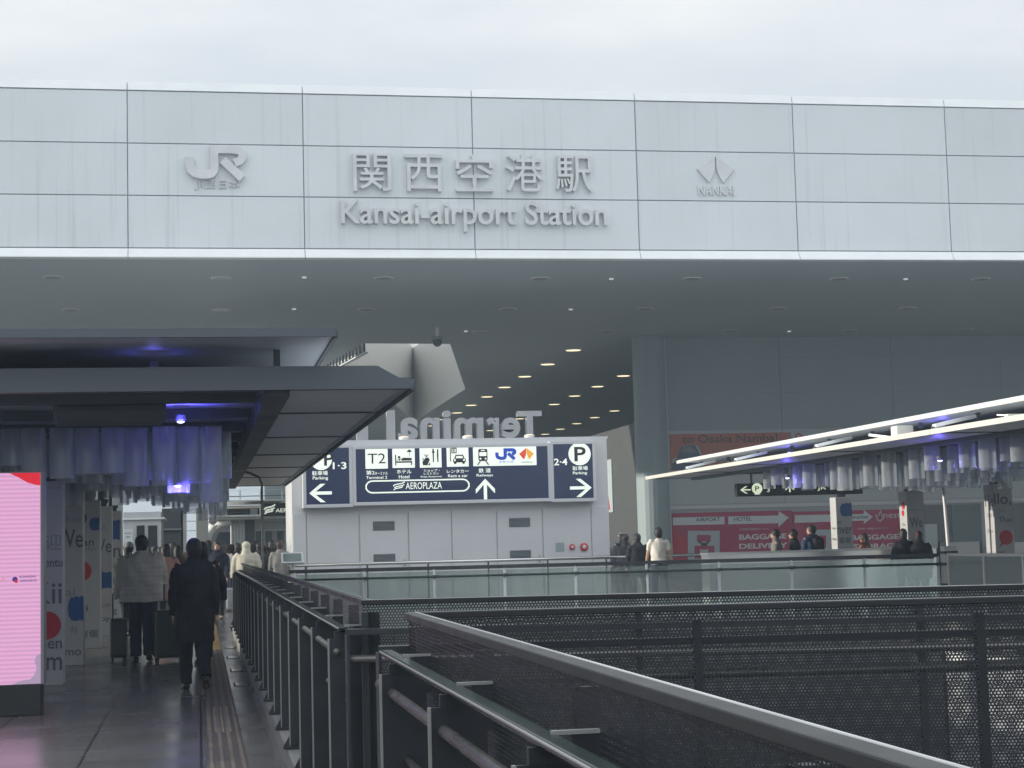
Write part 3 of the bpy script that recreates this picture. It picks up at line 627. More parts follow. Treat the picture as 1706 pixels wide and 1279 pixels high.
# mirrored Terminal 1 letters standing on the kiosk
tl = thing('rooftop_letters', (7, 44.6, kz), 'grey rooftop letters reading Terminal 1 seen from behind, above blue sign', 'sign letters')
TY = 44.6
def tpx(a, b): q = PY(a, b, TY); return q.x, q.z
TF = Fr((0, TY, 0), -X3, Z3, Y3)
zb = kz+.14
for ch, x0, x1, ht in (('T', 862, 901, 684.5), ('e', 834.5, 865, 695.5), ('r', 810, 830, 695.5), ('m', 756, 804, 695.5), ('i', 738, 750, 684), ('n', 700, 731, 695.5), ('a', 663, 695, 695.5), ('l', 644.5, 657, 684), ('1', 594, 612, 690)):
    a, b = tpx(x0, 729), tpx(x1, ht); mb = MB(); TF.text(mb, ch, -b[0], zb, 'terminal_letter', b[0]-a[0], b[1]-zb, -.12, .24, .03)
    mb.box((a[0]+.1, TY-.02, kz+.055), (a[0]+.14, TY+.02, zb+.05), 'cap_steel').box((b[0]-.14, TY-.02, kz+.055), (b[0]-.1, TY+.02, zb+.05), 'cap_steel'); mb.build('letter', tl, bevel=.012)
mb = MB(); mb.loft([(0, 0, 0), (0, 0, .09)], [.12, .14], 'lamp_trim', 14); fl = mb.build('floodlight'); mb = MB(); mb.ell((0, 0, .09), (.12, .12, .03), 'warm_lamp'); mb.build('lens', fl)
fl.location = (PY(673, 734, 43.6).x, 43.6, kz+.06); tag(fl, 'small floodlight on the kiosk roof below the rooftop letters', 'floodlight', 'floodlights below the rooftop letters')
for a in (779, 882): dupl(fl, (PY(a, 732, 43.6).x, 43.6, kz+.06), fl['label'], fl['group'])
# ------------------------------------------------------------------ glass balustrade, pipe rail and low white wall at the plaza edge
gb = thing('glass_balustrade', g0, 'long glass balustrade with dark top rail in front of the white kiosk', 'balustrade')
def along(t, z=0): return Vector((g0.x+(g1.x-g0.x)*t, g0.y+(g1.y-g0.y)*t, z))
GL = (g1-g0).length; gd = (g1-g0).normalized(); gn = Vector((-gd.y, gd.x, 0))
mb = MB(); mb.bar(along(-.01, 1.12), along(1, 1.12), .07, .07, 'dark_steel'); mb.build('top_rail', gb)
mb = MB(); mb.tube([along(-.01, .96)+gn*-.07, along(1, .96)+gn*-.07], .022, 'green_glass'); mb.build('lower_rail', gb)
NP = 9
for k in range(NP):
    a, b = along(k/NP, 0)+gd*.03, along((k+1)/NP, 0)-gd*.03
    mb = MB(); mb.obox((a+b)/2+Z3*.56, (b-a)/2, gn*.006, Z3*.5, 'glass'); mb.build('glass_pane', gb)
for k in range(NP+1):
    p = along(k/NP); mb = MB(); mb.obox(p+Z3*.55, gd*.018, gn*.035, Z3*.55, 'canopy_mid'); mb.box((p.x-.05, p.y-.09, .93), (p.x+.05, p.y-.03, .99), 'cap_steel'); mb.build('post', gb)
pr = thing('pipe_handrail', (6, 41.6, 0), 'slim bright steel pipe handrail running along front of the white kiosk', 'handrail')
p0, p1 = PY(478, 942.5, 41.6), PY(1173, 924, 41.6); mb = MB(); mb.tube([p0, p1], .04, 'chrome', 12); mb.build('rail', pr, smooth=True)
for k in range(7): p = p0.lerp(p1, (k+.3)/7); MB().tube([(p.x, p.y, 0), p], .022, 'cap_steel', 8).build('post', pr)
a, b = PY(1181, 921, 37.0), PY(1560, 916, 37.0)
lw = thing('low_white_wall', (a.x, 37, 0), 'low white metal wall with sunlit end and bright top behind glass', 'low wall')
mb = MB(); mb.box((a.x, 37, 0), (b.x, 37.6, a.z-.04), 'bright_panel'); mb.build('body', lw); MB().box((a.x-.02, 36.97, a.z-.04), (b.x+.02, 37.63, a.z), 'lip').build('top', lw)
# balustrade along the right side of the void
rb = thing('frosted_balustrade', (VX, g1.y, 0), 'frosted panel balustrade with white posts along the right walkway', 'balustrade')
ry0, ry1 = g1.y-.3, 12.0
MB().bar((VX, ry0, 1.13), (VX, ry1, 1.13), .07, .05, 'canopy_edge').build('top_rail', rb)
n = 12
for k in range(n):
    y0 = ry0+(ry1-ry0)*k/n; y1 = ry0+(ry1-ry0)*(k+1)/n
    MB().box((VX-.008, y0-.04, .06), (VX+.008, y1+.04, 1.10), 'glass_frost').build('panel', rb)
    MB().box((VX-.03, y0-.03, 0), (VX+.03, y0+.03, 1.105), 'canopy_edge').build('post', rb)
p = PZ(1570, 980, 0); p = Vector((g1.x+.22, g1.y+.05, 0)); cp = thing('corner_post', p, 'cream end post with dark bands where the two balustrades meet', 'post')
MB().box((p.x-.10, p.y-.1, 0), (p.x+.14, p.y+.1, 1.28), 'canopy_edge').build('body', cp)
for z in (.55, .93, 1.14): MB().box((p.x-.115, p.y-.115, z), (p.x+.155, p.y+.115, z+.05), 'dark_steel').build('band', cp)
# slanted reading board left of the kiosk
p = PY(487, 930, 38.5); ib = thing('map_board', (p.x, 38.5, 0), 'slanted grey map board on a post at the left end of the glass', 'map board')
mb = MB(); c = Vector((p.x, 38.5, p.z)); ex = Vector((1, 0, 0)); ez = Vector((.0, .75, .66)); mb.obox(c, ex*.24, ez*.17, ex.cross(ez)*.025, 'box_frame'); mb.build('frame', ib)
MB().obox(c+ex.cross(ez)*.027, ex*.2, ez*.13, ex.cross(ez)*.004, 'window_teal').build('panel', ib); MB().box((c.x-.04, 38.47, 0), (c.x+.04, 38.55, c.z-.02), 'box_frame').build('post', ib)
# ------------------------------------------------------------------ perforated fences
def fence(name, a, b, z0, z1, label, posts, cap=.026, rail=True, grp=None, pp=1.1, side=1, capm='fence_black'):
    a, b = Vector(a), Vector(b); L = (b-a).length; d = (b-a).normalized(); n_ = Vector((-d.y, d.x, 0))*side
    t = thing(name, (a.x, a.y, 0), label, 'fence', grp)
    mb = MB(); q0, q1 = Vector((a.x, a.y, 0)), Vector((b.x, b.y, 0))
    mb.face([q0+Z3*z0, q1+Z3*z0, q1+Z3*(z1-.02), q0+Z3*(z1-.02)], 'perforated', [(0, 0), (L, 0), (L, z1-z0-.02), (0, z1-z0-.02)]); mb.build('perforated_sheet', t)
    mb = MB(); c = (q0+q1)/2; mb.obox(c+Z3*(z1-cap/2), d*L/2, n_*.025, Z3*cap/2, capm); mb.build('cap', t, bevel=.004); mb = MB(); mb.tube([q0+Z3*(z1-.001)+n_*.022, q1+Z3*(z1-.001)+n_*.022], .004 if capm == 'cap_steel' else .0015, 'letter_steel', 8); mb.build('edge_bead', t, smooth=True)
    for k in range(int(L/pp)+1):
        p = q0+d*min(L-.02, pp*k+.02)+n_*.035; MB().obox(p+Z3*((z0+z1)/2-.03), d*.016, n_*.028, Z3*((z1-z0)/2-.03), 'dark_steel').build('post', t)
    if rail:
        mb = MB()
        for z in (z0+.04, ): mb.obox(c+n_*.03+Z3*z, d*L/2, n_*.02, Z3*.03, 'dark_steel')
        mb.build('bottom_rail', t)
    return t
fence('perforated_fence', (.80, A0.y, 0), (.80, g0.y, 0), .17, 1.31, 'dark perforated metal fence running along the walkway towards the kiosk', 3, side=-1)
fence('perforated_fence', (A0.x, A0.y, 0), (A1.x, A1.y, 0), -.3, 1.31, 'dark perforated fence across the far side of the bridge gap', 3, pp=1.32, side=-1)
fence('perforated_fence', (B0.x, B0.y, 0), (B1.x, B1.y, 0), -.6, 1.31, 'nearer dark perforated fence crossing behind the steel-capped nearest fence', 3, pp=1.1, side=1)
fence('perforated_fence', (.80, .9, 0), (.80, B0.y, 0), .17, 1.31, 'nearest perforated fence with slotted face and steel cap beside the posts', 3, pp=1.4, cap=.027, side=-1, capm='cap_steel')
# ------------------------------------------------------------------ walkway railing of flat posts
def railing(label, y0, y1, step, ret=None):
    t = thing('post_railing', (.69, y0, 0), label, 'railing')
    y = y0+.06; xr = .69
    while y < y1-.02:
        mb = MB(); mb.box((.625, y-.006, .17), (.782, y+.006, 1.12), 'dark_steel'); mb.box((.617, y-.009, .17), (.625, y+.009, 1.12), 'post_edge')
        mb.box((.65, y-.012, 1.12), (.74, y+.012, 1.155), 'dark_steel'); mb.prism([(.58, y-.008, .175), (.80, y-.008, .175), (.765, y-.008, .26), (.625, y-.008, .26)], (0, .016, 0), 'dark_steel')
        mb.box((.575, y-.05, .152), (.805, y+.05, .172), 'dark_steel'); mb.box((.742, y-.007, 1.05), (.80, y+.007, 1.178), 'dark_steel'); mb.box((.70, y-.011, 1.178), (.80, y+.011, 1.186), 'post_edge'); mb.build('post', t)
        y += step
    mb = MB(); mb.obox((xr, (y0+y1)/2, 1.168), X3*.024, Y3*(y1-y0)/2, Z3*.011, 'green_glass'); mb.build('top_rail', t, bevel=.006)
    mb = MB(); mb.tube([(xr-.024, y0, 1.172), (xr-.024, y1, 1.172)], .004, 'post_edge', 10); mb.build('edge_bead', t, smooth=True)
    mb = MB(); mb.tube([(xr-.03, y0+.03, 1.055), (xr-.03, y1-.03, 1.055)], .018, 'handrail', 14); mb.tube([(xr+.02, y0+.05, .82), (xr+.02, y1-.05, .82)], .014, 'handrail', 10); mb.build('handrail', t, smooth=True)
    return t
railing('dark flat-post railing beside the tactile strip, running away to the crowd', 8.47, 34.5, 1.3)
railing('nearest flat-post railing with glassy top rail and brown handrail', .8, 6.5, 1.3)
for lab, q0, q1, off in (('dark handrail along the far side of the bridge gap', A0, A1, -.14), ('dark handrail behind the nearer crossing fence', B0, B1, .14)):
    d = (q1-q0).normalized(); n_ = Vector((-d.y, d.x, 0))*off; a = Vector((.69, q0.y+n_.y, 1.165)); b = Vector((q1.x+n_.x, q1.y+n_.y, 1.165))
    t = thing('gap_handrail', (a.x, a.y, 0), lab, 'handrail'); MB().bar(a, b, .09, .025, 'dark_steel').build('top_rail', t); MB().tube([a-Z3*.13, b-Z3*.13], .02, 'handrail').build('handrail', t)
    for k in (0, 4, 7): p = a.lerp(b, k/7); MB().box((p.x-.006, p.y-.06, -.02), (p.x+.006, p.y+.06, 1.15), 'dark_steel').build('post', t)
# ------------------------------------------------------------------ canopies
def canopy(label, xe, sx, xc, y0, y1, z, xu, zu, yu0, yu1, joints, win=1.1):
    """xe: outer edge of the wing nearest the void; sx: +1 when the void lies towards +X."""
    t = thing('walkway_canopy', (xc, y0, 0), label, 'canopy')
    xi = xe - sx*win; xo = 2*xc - xe
    ys = [y0] + [q for q in joints if y0 < q < y1] + [y1]
    mb = MB()
    for a, b in zip(ys, ys[1:]): mb.box((xi, a+.02, z), (xe-sx*.02, b-.02, z+.05), 'canopy_grey')
    mb.build('wing_panel', t, bevel=.004)
    for q in ys: MB().box((xi, q-.016, z-.014), (xe-sx*.02, q+.019, z+.09), 'canopy_dark').build('joint_bar', t)
    mb = MB()
    for k in range(int((y1-y0)/.09)): mb.box((xe-sx*.06, y0+.09*k, z-.012), (xe-sx*.11, y0+.09*k+.03, z-.0005), 'canopy_mid')
    mb.build('stripe', t)
    mb = MB()
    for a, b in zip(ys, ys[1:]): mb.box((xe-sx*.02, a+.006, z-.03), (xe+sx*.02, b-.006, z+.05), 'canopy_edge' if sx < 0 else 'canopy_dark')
    mb.build('edge_trim', t, bevel=.004)
    # middle ceiling, side gutters and end beams
    mb = MB(); mb.box((xi-sx*.22, y0+.3, z+.16), (xo+sx*.3, y1, z+.22), 'canopy_mid'); mb.build('ceiling', t)
    mb = MB(); mb.box((xi-sx*.01, y0+.1, z-.06), (xi-sx*.22, y1, z+.16), 'canopy_dark'); mb.build('gutter', t)
    mb = MB(); yb = y0-.12
    e = xe; mb.prism([(xo, yb, z-.02), (e-sx*.02, yb, z-.02), (e+sx*.02, yb, z+.06), (e-sx*.13, yb, z+.075), (e-sx*.33, yb, z+.19), (xo, yb, z+.19)], (0, .115, 0), 'canopy_dark'); mb.build('end_beam', t)
    mb = MB(); q = y0+2.05
    while q < y1: mb.box((xo, q-.05, z+.05), (xi-sx*.24, q+.05, z+.158), 'canopy_dark'); q += 2.05
    mb.build('cross_beam', t)
    mb = MB(); mb.box((xu-sx*.02, yu0, zu), (2*xc-xu, yu1, zu+.06), 'canopy_roof'); mb.build('upper_roof', t)
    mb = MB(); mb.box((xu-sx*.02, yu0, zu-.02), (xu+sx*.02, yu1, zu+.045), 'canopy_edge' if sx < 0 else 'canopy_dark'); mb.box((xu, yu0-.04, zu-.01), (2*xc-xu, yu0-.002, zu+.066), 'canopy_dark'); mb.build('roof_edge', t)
    q = y0+1.0
    for k in range(int((y1-y0)/2.05)):
        yy = y0+.6+2.05*k; mb = MB(); mb.box((xu-sx*.5, yy-.03, z+.22), (xu-sx*.44, yy+.03, zu), 'canopy_dark'); mb.build('hanger', t)
    for k, q in enumerate(ys[1:-1]):
        mb = MB(); mb.bar((xe-sx*.06, q, z+.1), (xe-sx*.75, q+.1, z+.24), .09, .05, 'lip'); mb.build('wing_arm', t)
    return t
J1 = [15.45+4.1*k-1.3 for k in range(1, 8)]
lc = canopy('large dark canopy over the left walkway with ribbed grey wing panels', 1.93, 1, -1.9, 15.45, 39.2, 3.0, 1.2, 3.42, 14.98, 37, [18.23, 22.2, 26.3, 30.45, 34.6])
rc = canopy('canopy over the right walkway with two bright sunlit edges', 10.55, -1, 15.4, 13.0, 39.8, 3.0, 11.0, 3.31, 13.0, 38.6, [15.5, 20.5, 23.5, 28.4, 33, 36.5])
# oval housing under the left canopy
mb = MB(); p = PZ(190, 682, 2.95); mb.loft([(p.x-.62, 17.6, 2.98), (p.x-.58, 17.6, 2.98), (p.x+.42, 17.6, 2.98), (p.x+.48, 17.6, 2.98)], [(.10, .10), (.14, .14), (.14, .14), (.08, .08)], 'canopy_dark', 16)
tag(mb.build('cable_housing', smooth=False), 'dark rounded housing hanging under the left canopy near the screen', 'housing')
# fittings on the right canopy
p = PX(1503, 719, 10.9); t = thing('canopy_spotlight', p, 'white box spotlight on an arm between the two bright canopy edges', 'spotlight')
MB().box((p.x-.14, p.y-.12, p.z-.08), (p.x+.14, p.y+.12, p.z+.09), 'canopy_edge').build('body', t, bevel=.01); MB().bar((p.x-.1, p.y+.1, p.z-.09), (p.x-.3, p.y+.6, 3.13), .04, .04, 'lip').build('arm', t)
p = PX(1690, 692, 10.9); t = thing('canopy_floodlight', p, 'small white floodlight on a thin arm near the open end of the bright canopy', 'floodlight')
MB().box((p.x-.12, p.y-.05, p.z-.02), (p.x+.08, p.y+.05, p.z+.02), 'canopy_edge').build('body', t); MB().bar(p, (p.x-.1, p.y+.3, 3.13), .02, .02, 'lip').build('arm', t)
# thin poles
p = PZ(436, 769, 2.98); t = thing('thin_pole', (1.16, 31.0, 0), 'thin grey pole with hooked top standing at the left canopy edge', 'pole')
mb = MB(); px_ = PX(436, 860, 1.16); yy = 31.0; xx = PY(437, 860, yy).x; t.location = (xx, yy, 0)
mb.tube([(xx, yy, 0), (xx, yy, 2.72), (xx-.05, yy, 2.85), (xx-.22, yy, 2.93), (xx-.34, yy, 2.96)], .022, 'handrail', 8); mb.build('shaft', t)
xx = PY(1580, 850, 32).x; t = thing('thin_pole', (xx, 32, 0), 'thin bright pole under the right canopy between the printed pillars', 'pole')
MB().tube([(xx, 32, 0), (xx-.1, 32, 2.99)], .035, 'letter_steel', 10).build('shaft', t); MB().box((xx-.2, 31.9, 2.95), (xx, 32.1, 2.998), 'canopy_dark').build('bracket', t)
# ------------------------------------------------------------------ LED screen
sx0, sx1, sy = -2.85, -1.545, 17.6
ls = thing('led_screen', (-2.2, sy, 0), 'tall pink glowing LED screen with red corner standing on black base', 'screen')
MB().box((sx0, sy+.02, 0), (sx1, sy+.34, .30), 'screen_black').build('base', ls, bevel=.01)
MB().box((sx0, sy+.012, .30), (sx1+.03, sy+.30, 2.40), 'screen_edge').build('housing', ls, bevel=.008)
MB().box((sx0+.01, sy, .31), (sx1-.004, sy+.011, 2.385), 'screen_pink').build('panel', ls)
SC = Fr((0, sy, 0)); mb = MB(); SC.poly(mb, [(sx1-.004, 2.385), (sx1-.30, 2.385), (sx1-.22, 2.345), (sx1-.13, 2.29), (sx1-.05, 2.265), (sx1-.004, 2.258)], 'screen_red', .001, .003)
mb.build('red_corner', ls); mb = MB(); SC.poly(mb, [(sx1-.004, .31), (sx1-.004, .60), (sx1-.045, .58), (sx1-.06, .53), (sx1-.04, .46), (sx1-.06, .40), (sx1-.10, .355), (sx1-.16, .35), (sx1-.21, .34), (sx1-.27, .31)], 'screen_mauve', .001, .003); mb.build('mauve_corner', ls); mb = MB()
def scp(a, b): q = PY(a, b, sy); return q.x, q.z
x, z = scp(33, 962.5); SC.text(mb, 'KANSAI', x, z, 'screen_navy', .15, .022, .001, .002, .01); x, z = scp(33, 969.5); SC.text(mb, 'AIRPORTS', x, z, 'screen_navy', .16, .022, .001, .002, .01)
x, z = scp(25, 965); SC.disc(mb, x, z, .026, 'screen_navy', .001, .002); SC.disc(mb, x+.012, z-.02, .016, 'screen_red', .0035, .001); x, z = scp(2, 969); SC.text(mb, 'OSAKA', x-.15, z, 'screen_coral', .19, .05, .001, .002)
mb.build('graphics', ls)
# ------------------------------------------------------------------ printed pillars under the canopies
def pillar(cx, cy, label, prints, sides=(), grp=None, zt=2.46):
    t = thing('printed_pillar', (cx, cy, 0), label, 'pillar', grp); hw = .205
    MB().box((cx-hw, cy-hw, 0), (cx+hw, cy+hw, zt), 'pillar_wrap').build('shaft', t, bevel=.008)
    mb = MB(); mb.box((cx-.12, cy-.1, zt+.0), (cx+.10, cy+.1, zt+.06), 'pillar_dark').box((cx-.07, cy-.07, zt+.06), (cx+.13, cy+.05, zt+.14), 'pillar_dark'); mb.build('cap_fitting', t)
    MB().box((cx-.06, cy-.06, zt+.14), (cx+.06, cy+.06, 2.99), 'canopy_dark').build('stem', t)
    f = Fr((cx-hw, cy-hw, 0)); mb = MB()
    for q in prints:
        if q[0] == 't': f.text(mb, q[1], q[2], q[3], q[6] if len(q) > 6 else 'print_grey', q[4], q[5], .002, .002, .008)
        elif q[0] == 'd': f.disc(mb, q[1], q[2], q[3], q[4], .002, .002); 
        elif q[0] == 'b':
            a, b, w, h = q[1:5]; f.poly(mb, scaled([(.05, .75), (0, .5), (.05, .22), (.2, .05), (.5, 0), (.8, .05), (1, .0), (1, .95), (.9, 1), (.72, .93), (.55, 1), (.4, .93), (.2, .95)], a, b, w, h), q[5] if len(q) > 5 else 'print_blue', .002, .002)
        elif q[0] == 'tail': f.poly(mb, [(q[1], q[2]), (q[1]+.07, q[2]+.12), (q[1]+.12, q[2]+.09)], 'print_red', .002, .0015)
    mb.build('print', t)
    if sides:
        f = Fr((cx-hw, cy+hw, 0), -Y3, Z3, -X3); mb = MB()
        for q in sides:
            if q[0] == 't': f.text(mb, q[1], q[2], q[3], q[6] if len(q) > 6 else 'print_grey', q[4], q[5], .002, .002, .008)
            else: f.disc(mb, q[1], q[2], q[3], q[4], .002, .002)
        mb.build('side_print', t)
    return t
G1, G2 = 'pillars printed with greetings, left walkway', 'pillars printed with greetings, right walkway'
LX = -1.63-.205
pillar(LX, 21.7, 'printed pillar right beside the LED screen with large red dot', [('t', '迎', .20, 1.62, .20, .2, 'print_soft'), ('t', 'ventu', .14, 1.42, .27, .09), ('t', 'Kii', .06, .98, .34, .26), ('d', .22, .72, .17, 'print_red'), ('t', 'elen', .10, .44, .30, .14), ('t', 'um', .08, .18, .32, .16), ('t', 'BIENVENUE', .16, 2.36, .22, .03, 'print_soft')], grp=G1)
pillar(LX, 25.4, 'second printed pillar from the LED screen, blue blob low down', [('t', 'We', .05, 1.66, .36, .26), ('b', .20, .62, .215, .36), ('t', 'choi', .10, 2.02, .28, .10, 'print_soft'), ('t', 'ai', .16, .98, .14, .11, 'print_soft'), ('t', '有', .22, .44, .12, .12, 'print_soft'), ('t', 'imo', .12, .14, .26, .11), ('t', 'THANKS', .18, 2.34, .18, .03, 'print_soft')], grp=G1)
pillar(LX, 29.7, 'third printed pillar with red dot and word ending han', [('t', 'o', .02, 2.06, .18, .2), ('b', .24, 1.95, .16, .22), ('t', 'han', .03, 1.70, .28, .13), ('t', 'llo', .18, 1.62, .16, .06, 'print_soft'), ('d', .10, 1.28, .17, 'print_red'), ('t', 'ei', .05, .62, .16, .10), ('t', '有個', .08, .18, .28, .13)], grp=G1)
pillar(LX, 33.7, 'fourth printed pillar with blue blob at knee height', [('t', 'We', .02, 1.58, .38, .26), ('b', .02, .90, .38, .32), ('t', 'ai', .08, 1.22, .16, .09, 'print_soft'), ('t', 'sop', .12, .26, .26, .10), ('t', '人', .2, 2.0, .12, .12, 'print_soft'), ('t', 'Hola', .14, .56, .24, .08, 'print_soft')], grp=G1)
pillar(LX, 37.7, 'farthest left printed pillar with blue blob at its top', [('b', .02, 1.84, .36, .44), ('t', 'en', .05, 1.48, .34, .2), ('t', '謝', .1, 1.18, .2, .2), ('t', 'á', .16, .58, .18, .24), ('t', 'ag', .12, .26, .2, .12), ('t', 'j', .18, .9, .08, .18)], grp=G1)
pillar(15.5+.205, 40.5, 'right printed pillar with blue blob at the top, over the word nver', [('b', .10, 1.98, .31, .34), ('t', 'ag', .02, 1.80, .10, .07), ('t', 'nver', .01, 1.55, .39, .17), ('t', '谢谢', .05, 1.32, .30, .16), ('t', 'Dank u', .06, 1.2, .3, .05, 'print_soft')], (('t', 'Velkommen', .08, 1.4, .3, .07, 'print_soft'), ('t', 'Obrigado', .08, 1.66, .3, .07, 'print_soft')), grp=G2)
pillar(15.5+.205, 36.2, 'right printed pillar with large grey We, behind the leaning couple', [('t', 'We', .06, 1.66, .30, .22), ('t', 'Aloha', .04, 2.02, .32, .05, 'print_soft'), ('t', 'Salut', .08, 1.36, .26, .07, 'print_soft')], (('d', .25, 2.15, .09, 'print_red'), ('d', .21, 1.98, .07, 'print_red'), ('t', 'Ciao', .12, 1.7, .2, .06, 'print_soft')), grp=G2)
pillar(15.5+.205, 31.95, 'right printed pillar reading Hello with a red speech bubble', [('t', 'llo,', .02, 2.02, .36, .26), ('t', '日々', .06, 1.88, .18, .09, 'print_soft'), ('t', 'Than', .09, 1.70, .31, .11, 'print_grey'), ('t', 'Ing', .30, 1.60, .09, .06, 'print_soft'), ('d', .235, 1.40, .145, 'print_red'), ('tail', .07, 1.20), ('t', 'neil', .05, 1.09, .12, .05)], (('t', 'He', .06, 2.02, .36, .24), ('t', 'Kiitos', .1, 1.5, .24, .07, 'print_soft'), ('t', '日本', .12, 1.8, .2, .1, 'print_soft')), grp=G2)
# ------------------------------------------------------------------ hanging translucent tubes
def tube_obj(L):
    mb = MB(); n = 14; mb.loft([(0, 0, 0), (0, 0, -L)], [.13, .13], 'tube', n, caps=False)
    t = mb.build('hanging_tube', smooth=True); return t
TUBES = {}
def tubes(xs, ys, z, label, grp, lenf, keep=lambda x, y: True):
    for i, y in enumerate(ys):
        for j, x in enumerate(xs):
            if not keep(x, y): continue
            L = round(lenf(x, y)*20)/20
            if L not in TUBES: TUBES[L] = tube_obj(L); o = TUBES[L]
            else: o = TUBES[L].copy(); COL.objects.link(o)
            o.location = (x+random.uniform(-.04, .04)+(.14 if i % 2 else 0), y+random.uniform(-.08, .08), z); o.rotation_euler = (0, 0, random.uniform(0, 6))
            tag(o, label, 'hanging tube', grp)
tubes([-3.9+.27*k for k in range(16)], [19.4+.95*k for k in range(11)], 2.95, 'translucent grey tube hanging in the cluster under the left canopy', 'tubes under the left canopy',
      lambda x, y: .62+.16*math.sin(x*1.3+.6)+.10*math.sin(y*.8)+random.uniform(-.14, .14))
tubes([11.75+.42*k for k in range(7)], [20.5+.95*k for k in range(16)], 2.95, 'translucent grey tube hanging in the row under the right canopy', 'tubes under the right canopy',
      lambda x, y: .50+.10*math.sin(y*.7)+random.uniform(-.05, .05), lambda x, y: y > 20)
# blue lamps among the tubes
def blue(loc, label, e, r=.06, EF=.5, up=0):
    t = thing('blue_lamp', loc, label, 'lamp'); MB().loft([Vector(loc)+Z3*.05, Vector(loc), Vector(loc)-Z3*.02], [r*.8, r, r*.7], 'canopy_dark', 12).build('housing', t)
    MB().ell(Vector(loc)-Z3*.022, (r*.65, r*.65, .015), 'blue_white').build('lens', t)
    l = bpy.data.lights.new('blue_light', 'POINT'); l.energy = e*EF; l.color = (.16, .12, 1); l.shadow_soft_size = .05; o = bpy.data.objects.new('blue_light', l); COL.objects.link(o); o.parent = t; o.location = (0, 0, -.08)
    if up:
        l = bpy.data.lights.new('blue_uplight', 'SPOT'); l.energy = up; l.color = (.12, .10, 1); l.spot_size = R_(150); l.spot_blend = .8; l.shadow_soft_size = .08
        o = bpy.data.objects.new('blue_uplight', l); COL.objects.link(o); o.parent = t; o.location = (0, -.16, -.12); o.rotation_euler = (R_(180), 0, 0)
    return t
p = PY(301, 699, 18.9); blue((p.x, 18.9, p.z), 'bright blue lamp glowing at the ceiling of the left canopy', 2, up=60)
p = PY(296, 806, 20.35); blue((p.x, 20.35, p.z), 'blue lamp low among the hanging tubes on the left', 17)
p = PY(255, 592, 16.2); blue((p.x, 16.3, 3.30), 'blue lamp above the left canopy beam lighting the upper roof', 1, up=32)
p = PX(1312, 797, 11.6); blue((p.x, p.y, 2.72), 'blue lamp at the far end of the right tubes, above the parking sign', 16)
p = PX(1566, 769, 11.6); blue((p.x, p.y, 2.70), 'blue lamp in the right tubes beside the thin bright pole', 16)
p = PX(1316, 748, 11.6); blue((p.x, p.y, 3.22), 'blue lamp between the two bright canopy edges, far one', 6)
p = PX(1570, 703, 11.6); blue((p.x, p.y, 3.22), 'blue lamp between the two bright canopy edges, near one', 6)
# ------------------------------------------------------------------ hanging parking sign and wall banners
HY = 38.9; a, b = PY(1228, 827, HY), PY(1437, 801, HY)
hs = thing('hanging_sign', (a.x, HY, a.z), 'black hanging sign with lit arrow and P behind the right tubes', 'sign')
MB().box((a.x, HY, a.z), (b.x, HY+.2, b.z), 'sign_black').build('body', hs, bevel=.01); f = Fr((a.x, HY, a.z)); hh = b.z-a.z; mb = MB()
emis('sign_glow', (.86, 1, .72), .75)
arrow(mb, .08, hh*.22, .26, hh*.56, 1, 'sign_glow', f); f.disc(mb, .50, hh*.58, .13, 'sign_glow'); f.text(mb, 'P', .45, hh*.40, 'sign_black', .10, hh*.36, .009, .003, .02); f.text(mb, '3', .74, hh*.3, 'sign_glow', .07, hh*.3)
f.rect(mb, .43, hh*.12, .57, hh*.17, 'sign_glow'); arrow(mb, 1.2, hh*.25, .22, hh*.5, 0, 'sign_glow', f); f.text(mb, 'JR', 2.0, hh*.3, 'sign_glow', .22, hh*.4); f.text(mb, 'T2', 2.45, hh*.3, 'sign_glow', .22, hh*.4); mb.build('lettering', hs)
mb = MB()
for q in (.4, 2.6): mb.tube([(a.x+q, HY+.1, b.z), (a.x+q, HY+.1, 3.155)], .03, 'canopy_dark', 8)
mb.build('hanger', hs)
BW = WY-.05
def wb(a, b): q = PY(a, b, BW); return q.x, q.z
def wtext(mb, f, t, a, b, c, d, mn, bold=.012): p, q = wb(a, d), wb(c, b); f.text(mb, t, p[0], p[1], mn, q[0]-p[0], q[1]-p[1], .004, .004, bold)
WF = Fr((0, BW, 0))
def banner(label, a, b, c, d, mn):
    p, q = wb(a, d), wb(c, b); t = thing('wall_banner', ((p[0]+q[0])/2, BW, p[1]), label, 'banner'); MB().box((p[0], BW, p[1]), (q[0], BW+.045, q[1]), mn).build('panel', t); return t, p[0], p[1], q[0], q[1]
t, x0, z0, x1, z1 = banner('magenta banner reading BAGGAGE DELIVERY with delivery van and suitcase icon', 1121, 850, 1318.5, 935, 'pink_paint'); mb = MB()
def wpoly(mb, pts, mn, d0=.003): WF.poly(mb, [wb(*p) for p in pts], mn, d0)
wpoly(mb, [(1121, 862), (1297, 858.5), (1297, 851.5), (1314, 862), (1297, 878), (1297, 871.5), (1121, 875)], 'banner_white')
wtext(mb, WF, 'AIRPORT', 1159, 861.5, 1200, 869, 'pillar_dark'); wtext(mb, WF, 'HOTEL', 1223, 860.5, 1252, 868, 'pillar_dark'); wpoly(mb, [(1207, 860.5), (1213, 860.5), (1213, 873.5), (1207, 873.5)], 'pink_paint', .008)
wpoly(mb, [(1146, 884), (1199, 884), (1199, 935), (1146, 935)], 'banner_pale')
